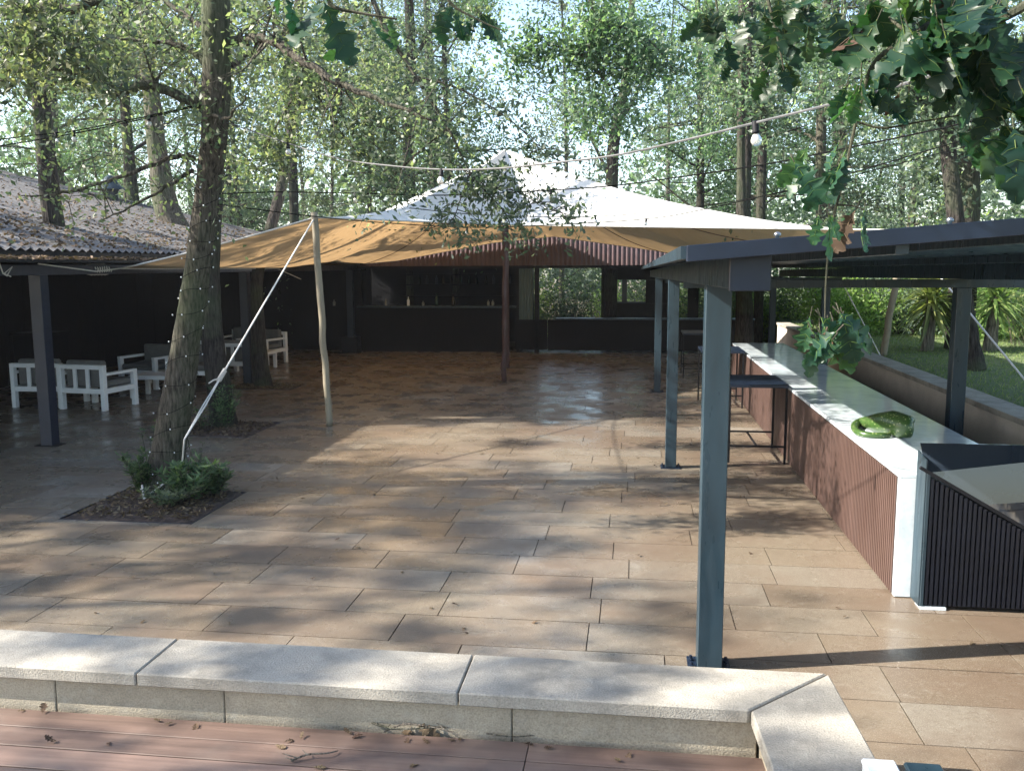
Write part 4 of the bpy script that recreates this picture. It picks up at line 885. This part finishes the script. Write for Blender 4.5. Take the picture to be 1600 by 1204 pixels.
# fairy lights wound on trunk
t=empty('fairy_lights',G(262,740)); tag(t,'tiny white fairy lights on wire wound round the leaning trunk','fairy lights')
b0=t.location.copy()
tr=[PY(x,y,d) for x,y,d in [(255,768,8.4),(258,735,8.4),(272,650,8.4),(290,540,8.4),(306,440,8.35),(315,370,8.3),(325,290,8.3)]]
trr=[.205,.176,.163,.135,.122,.118,.105]; W=[]; TP=crom(tr,20); TR=lin(trr,len(TP)); bl_=[]
for k in range(620):
    u=k/620*(len(TP)-6)+3; i=int(u); p=TP[i].lerp(TP[i+1],u-i); a=k*.17; r_=TR[i]*1.07+.006; v_=Vector((math.cos(a),math.sin(a),.15*math.sin(a*1.7)))
    W.append(p+v_*r_-b0)
    if k%7==3: bl_.append(p+v_*(r_+.02)-b0)
MB().tube(W,.0028,4,False).build('wire',M['cable'],t)
bb=None
for p in bl_[:92]:
    if bb is None: bb=MB().lathe([(.001,-.008),(.006,-.005),(.0075,0),(.006,.005),(.001,.008)],6).build('led_bulb',M['white'],t,smooth=True); o=bb
    else: o=bb.copy(); col.objects.link(o)
    o.location=p
# ------------------------------------------------------------ planters and plants
def bedfill(i,rect,label):
    a,b_,c,d=rect; t=empty('planting_bed',((a+b_)/2,(c+d)/2,0)); w_,h_=(b_-a)/2,(d-c)/2
    vs_=[];fs=[];n=24
    for iy in range(n+1):
        for ix in range(n+1):
            vs_.append((-w_+2*w_*ix/n,-h_+2*h_*iy/n,-.012+.0*ix+(.035*random.random() if 0<ix<n and 0<iy<n else 0)))
    for iy in range(n):
        for ix in range(n): k=iy*(n+1)+ix; fs.append((k,k+1,k+n+2,k+n+1))
    MB().add(vs_,fs).build('mulch',M['soil'],t)
    for (x0,x1,y0,y1) in((-w_,w_,-h_,-h_+.006),(-w_,w_,h_-.006,h_),(-w_,-w_+.006,-h_+.006,h_-.006),(w_-.006,w_,-h_+.006,h_-.006)): MB().box(x0,x1,y0,y1,-.011,.004).build('edging',M['steel_dark'],t)
    N=900; P=np.stack([RNG.uniform(-w_+.04,w_-.04,N),RNG.uniform(-h_+.04,h_-.04,N),RNG.uniform(.01,.04,N)],1); V,Fc=leafquads(P,.06,.6,.35); o=mk('bark_chips',V,Fc,M['leaf_brown'],t,attr=RNG.uniform(0,1,len(Fc))); o['kind']='stuff'
    tag(t,label,'planting bed','square planting beds let into the paving')
bedfill(0,beds[0],'nearest square mulch bed around the leaning trunk'); bedfill(1,beds[1],'middle mulch bed around the second trunk'); bedfill(2,beds[2],'rear mulch bed beside the second shelter post')
def plant(x,y,h,ns,nl,ll,label,seed,mat='leaf_plant',z=.01,sp=.12,name='shrub',cat='plant',asp=.3):
    q=random.Random(seed); t=empty(name,(x,y,z)); sb=MB(); C=[];
    Vs=[];Fs=[];tn=[]
    for s in range(ns):
        az=q.uniform(0,6.28); e=Vector((math.cos(az)*q.uniform(.2,1)*sp*2,math.sin(az)*q.uniform(.2,1)*sp*2,h*q.uniform(.5,1))); b_=Vector((e.x*.3,e.y*.3,0)); m_=b_.lerp(e,.5)+Vector((0,0,h*.08)); P=crom([b_,m_,e],5); sb.tube(P,[.005]*3+lin([.005,.002],len(P)-3),4,False)
        for k in range(nl):
            p=P[q.randrange(2,len(P))]; a=q.uniform(0,6.28); d=Vector((math.cos(a),math.sin(a),q.uniform(-.2,.9))).normalized(); l=ll*q.uniform(.6,1.2); w_=d.cross(Vector((0,0,1))).normalized()*l*asp; nn=d.cross(w_).normalized()
            b0=len(Vs); m1=p+d*l*.5; Vs+=[tuple(p),tuple(m1+w_*.5+nn*l*.05),tuple(p+d*l-nn*l*.1),tuple(m1-w_*.5+nn*l*.05)]; Fs.append((b0,b0+1,b0+2,b0+3)); tn.append(min(1,max(0,q.gauss(.5,.28))))
    sb.build('stems',M['bark'],t); mk('foliage',Vs,Fs,M[mat],t,attr=tn); return tag(t,label,cat,'plants in the beds')
p=G(225,770); plant(p.x,p.y,.42,22,30,.085,'bushy green plant left of the leaning trunk foot',1)
p=G(232,745); plant(p.x,p.y+.05,.62,5,16,.06,'taller sprig with a bright leaf climbing the left side of the leaning trunk',2,sp=.05)
p=G(300,782); plant(p.x,p.y,.40,26,30,.105,'broad spreading plant in front right of the leaning trunk',3,sp=.17)
p=G(335,775); plant(p.x,p.y,.30,20,26,.09,'low plant at the right corner of the nearest bed',4,sp=.12)
p=G(308,750); plant(p.x,p.y,.5,4,14,.05,'thin upright flowering stem right of the leaning trunk',5,sp=.05)
p=G(262,790); plant(p.x,p.y,.2,22,24,.08,'dry straggly ground plant at the front of the nearest bed',6,mat='leaf_warm',sp=.2)
p=G(350,668); plant(p.x,p.y,.6,30,44,.07,'feathery green plant in front of the second trunk',7,sp=.14,asp=.2)
p=G(366,662); plant(p.x,p.y,.82,3,18,.04,'tall pale flower spike in the middle bed',8,sp=.04)
p=G(322,672); plant(p.x,p.y,.35,12,20,.05,'small plant at left front of the middle bed',9)
p=G(425,600); plant(p.x,p.y,.2,10,14,.05,'tiny plant in the rear bed by the second post',10)
p=G(366,660); t=empty('plant_label',(p.x+.06,p.y-.3,0)); MB().box(-.035,.035,-.002,.002,.09,.14).build('tag_plate',M['white'],t); MB().box(-.003,.003,-.002,.002,.0,.089).build('stake',M['bolt'],t); tag(t,'small white plant label in the middle bed','plant label')
# ------------------------------------------------------------ hedge, shrubs and yuccas beyond lawn
def shrub(x,y,z,w_,h,n,ls,mat,label,group,seed,cat='shrub'):
    q=random.Random(seed); g=np.random.default_rng(seed); t=empty('shrub',(x,y,z)); sb=MB(); C=[]
    for s in range(26):
        a=q.uniform(0,6.28); r_=q.uniform(.1,1)*w_; e=Vector((math.cos(a)*r_,math.sin(a)*r_*.8,h*q.uniform(.15,1)*(1-.3*(r_/w_)**2))); b_=e*.15; b_.z=0; sb.tube(crom([b_,b_.lerp(e,.4)+Vector((0,0,.05)),b_.lerp(e,.72)],3),[.02,.018,.016,.012,.01,.008,.004],4,False); C+=[e,b_.lerp(e,.7),b_.lerp(e,.45)]
    sb.build('stems',M['bark_dark'],t); cc=np.array([list(c) for c in C]); idx=g.integers(0,len(cc),n); P=cc[idx]+g.normal(0,w_*.2,(n,3)); P[:,2]=np.maximum(P[:,2],.02)
    V,Fc=leafquads(P,ls,0,.5); mk('foliage',V,Fc,M[mat],t,attr=np.clip(g.normal(.42,.25,len(Fc)),0,1)); return tag(t,label,cat,group)
hp=[shrub(0,0,0,1.3,2.4,6500,.1,'leaf_sunlit_tint','dense evergreen shrub in the hedge behind the lawn','hedge behind the lawn',1),shrub(0,0,0,1.2,3.0,6500,.085,'leaf_grey','dense evergreen shrub in the hedge behind the lawn','hedge behind the lawn',2)]
k=0
def puts(x,y,z,lb,gr,s):
    global k
    o=hp[k%2] if k<2 else copy_tree(hp[k%2]); k+=1; o.location=(x,y,z); o.rotation_euler=(0,0,rt.uniform(0,6.3)); o.scale=(s,s,s); o['label']=lb; o['group']=gr
for i in range(11):
    puts(4.6+i*1.35,20.5-.35*i+rt.uniform(-.4,.4),LZ-.1,'evergreen shrub, '+ORD[i]+' from the left in the front of the lawn hedge','hedge behind the lawn',rt.uniform(.85,1.1))
for i in range(9):
    puts(5.5+i*1.7,23.5+rt.uniform(-.5,.5),LZ-.1,'taller evergreen shrub, '+ORD[i]+' from the left at the back of the lawn hedge','hedge behind the lawn',rt.uniform(1.1,1.4))
for i in range(9):
    puts(-5.5+i*1.15,29.5+rt.uniform(-.9,.9),-.1,'leafy shrub seen through the pavilion openings, '+ORD[i]+' from the left','shrubs behind the pavilion',rt.uniform(.8,1.1))
for i in range(4):
    puts(2.6+i*.9,26.5+rt.uniform(-.5,.9),-.05,'leafy shrub beside the pavilion at the pergola end, '+ORD[i]+' from the left','shrubs beside the pavilion',rt.uniform(.8,1.0))
for i in range(9):
    puts(-23+i*1.7,26+rt.uniform(-.5,.9),-.1,'leafy shrub behind the plank screen, '+ORD[i]+' from the left','shrubs behind the plank screen',rt.uniform(1,1.4))
def yucca(x,y,z,h,r,n,label,seed,droop=.5):
    q=random.Random(seed); t=empty('yucca',(x,y,z)); MB().tube([(0,0,-.05),(.02,0,h*.5),(.03,0,h)],[.12,.1,.08],10,jit=.1,rnd=q).build('trunk',M['bark_pale'],t)
    Vs=[];Fs=[];tn=[]
    for k in range(n):
        a=q.uniform(0,6.28); el=q.uniform(-.7,1.45); d=Vector((math.cos(a)*math.cos(el),math.sin(a)*math.cos(el),math.sin(el))); l=r*q.uniform(.7,1.1); w_=Vector((-math.sin(a),math.cos(a),0))*.022
        b_=Vector((.03,0,h+q.uniform(-.25,.15))); tone=min(1,max(0,q.gauss(.55,.25))); prev=None
        for s in range(6):
            u=s/5; p=b_+d*l*u+Vector((0,0,-droop*l*u*u*.5)); ww=w_*(1-u**2)*(.6+.8*min(1,u*4)); i0=len(Vs); Vs+=[tuple(p-ww),tuple(p+ww)]
            if s: Fs.append((i0-2,i0-1,i0+1,i0)); tn.append(tone)
    mk('leaves',Vs,Fs,M['leaf_yucca'],t,attr=tn); return tag(t,label,'yucca','yuccas at the lawn edge')
p=G(1448,548,LZ); yucca(p.x,p.y,LZ,.95,1.0,230,'big spiky yucca left of the dark slanting trunk',1)
p=G(1546,548,LZ); yucca(p.x,p.y,LZ,.95,.85,170,'upright yucca with bare reddish stem right of the slanting trunk',2,.35)
p=G(1590,540,LZ); plant(p.x,p.y,1.1,14,22,.2,'slim bamboo-like plant at the right edge of the lawn',20,mat='leaf_yucca',z=LZ,sp=.3,asp=.16)
p=G(1570,546,LZ); plant(p.x+.6,p.y+.3,1.0,14,22,.2,'second bamboo-like plant beyond the right yucca',21,mat='leaf_yucca',z=LZ,sp=.3,asp=.16)
# ------------------------------------------------------------ small litter
def dry(x,y,z,seed,s=.06):
    q=random.Random(seed); b=MB(); oakleaf(b,Vector((0,0,.006)),(math.cos(seed),math.sin(seed),.05),(0,0,1),s*q.uniform(.7,1.3),q,q.random()); o=b.build('dry_leaf',M['leaf_brown'],loc=(x,y,z),smooth=True,attr=True); return o
k=0
for (px,py) in [(45,1100),(110,1082),(270,1110),(300,1100),(345,1092),(430,1165),(445,1160),(470,1155),(560,1130),(575,1135),(650,1128),(668,1136),(705,1140),(720,1150),(835,1160),(870,1140),(985,1155),(960,1185),(490,1200),(640,1200),(170,1165),(90,1160)]:
    k+=1; p=G(px,py,.302); p.y=min(p.y,3.42); o=dry(p.x,p.y,.302,k,.045); tag(o,'small curled dead leaf lying on the reddish deck','dead leaf','dead leaves on the deck')
for i in range(46):
    px=rs.uniform(20,1550); py=rs.uniform(680,1010); p=G(px,py)
    if p.y<4.2 or (p.x>1.7 and p.y>5.8): continue
    k+=1; o=dry(p.x,p.y,.003,k,.045); tag(o,'small dead leaf lying on the paving','dead leaf','dead leaves on the paving')
def twig(P,r,lb,seed=0):
    q=random.Random(seed); b0=Vector(P[0]); mb=MB(); PP=crom(P,4); mb.tube([p-b0 for p in PP],lin([r,r*.5],len(PP)),5)
    for j in range(3):
        a=PP[q.randrange(1,len(PP)-1)]-b0; mb.tube([a-Vector((0,0,.001)),a+Vector((q.uniform(-.07,.07),q.uniform(-.04,.04),q.uniform(.0,.02)))],[r*.7,r*.3],4)
    return tag(mb.build('twig',M['bark_pale'],loc=b0),lb,'twig','twigs on the deck')
dk=lambda x,y,h=.31: G(x,y,h)
twig([dk(570,1125),dk(620,1138,.33),dk(690,1135,.32),dk(740,1140)],.005,'long dry twig lying against the foot of the wall',1)
twig([dk(600,1142),dk(640,1130,.33),dk(710,1143,.315)],.004,'shorter twig crossing the long one by the wall foot',2)
twig([dk(760,1145),dk(800,1150),dk(835,1148)],.004,'thin twig at the wall foot right of the twig pile',3)
twig([dk(455,1188),dk(480,1178,.32),dk(510,1176,.32),dk(528,1172)],.005,'forked twig lying alone in the middle of the deck',4)
twig([dk(145,1100),dk(175,1092)],.004,'little dark twig on the deck near the left edge',5)
for k_,(px,py,s) in enumerate(((570,1122,.09),(640,1128,.11),(655,1133,.09))):
    p=G(px,py,.315); o=dry(p.x,p.y,.315,60+k_,s); o.rotation_euler=(.7,-.4,0); tag(o,['crumpled brown leaf at the left end of the twig pile','large grey upturned leaf in the twig pile','smaller grey leaf beside the large one in the twig pile'][k_],'dead leaf')

# ------------------------------------------------------------ haze
hm=bpy.data.materials.new('air'); hm.use_nodes=True; ht=hm.node_tree; ht.nodes.clear()
pvn=ht.nodes.new('ShaderNodeVolumePrincipled'); pvn.inputs['Density'].default_value=.0006; pvn.inputs['Color'].default_value=(.93,.96,1,1); pvn.inputs['Anisotropy'].default_value=.3
ho=ht.nodes.new('ShaderNodeOutputMaterial'); ht.links.new(pvn.outputs[0],ho.inputs['Volume'])
tag(MB().box(-100,100,-70,150,-1.6,27).build('haze',hm),kind='stuff',label='thin pale haze in the air among the trees',cat='haze')
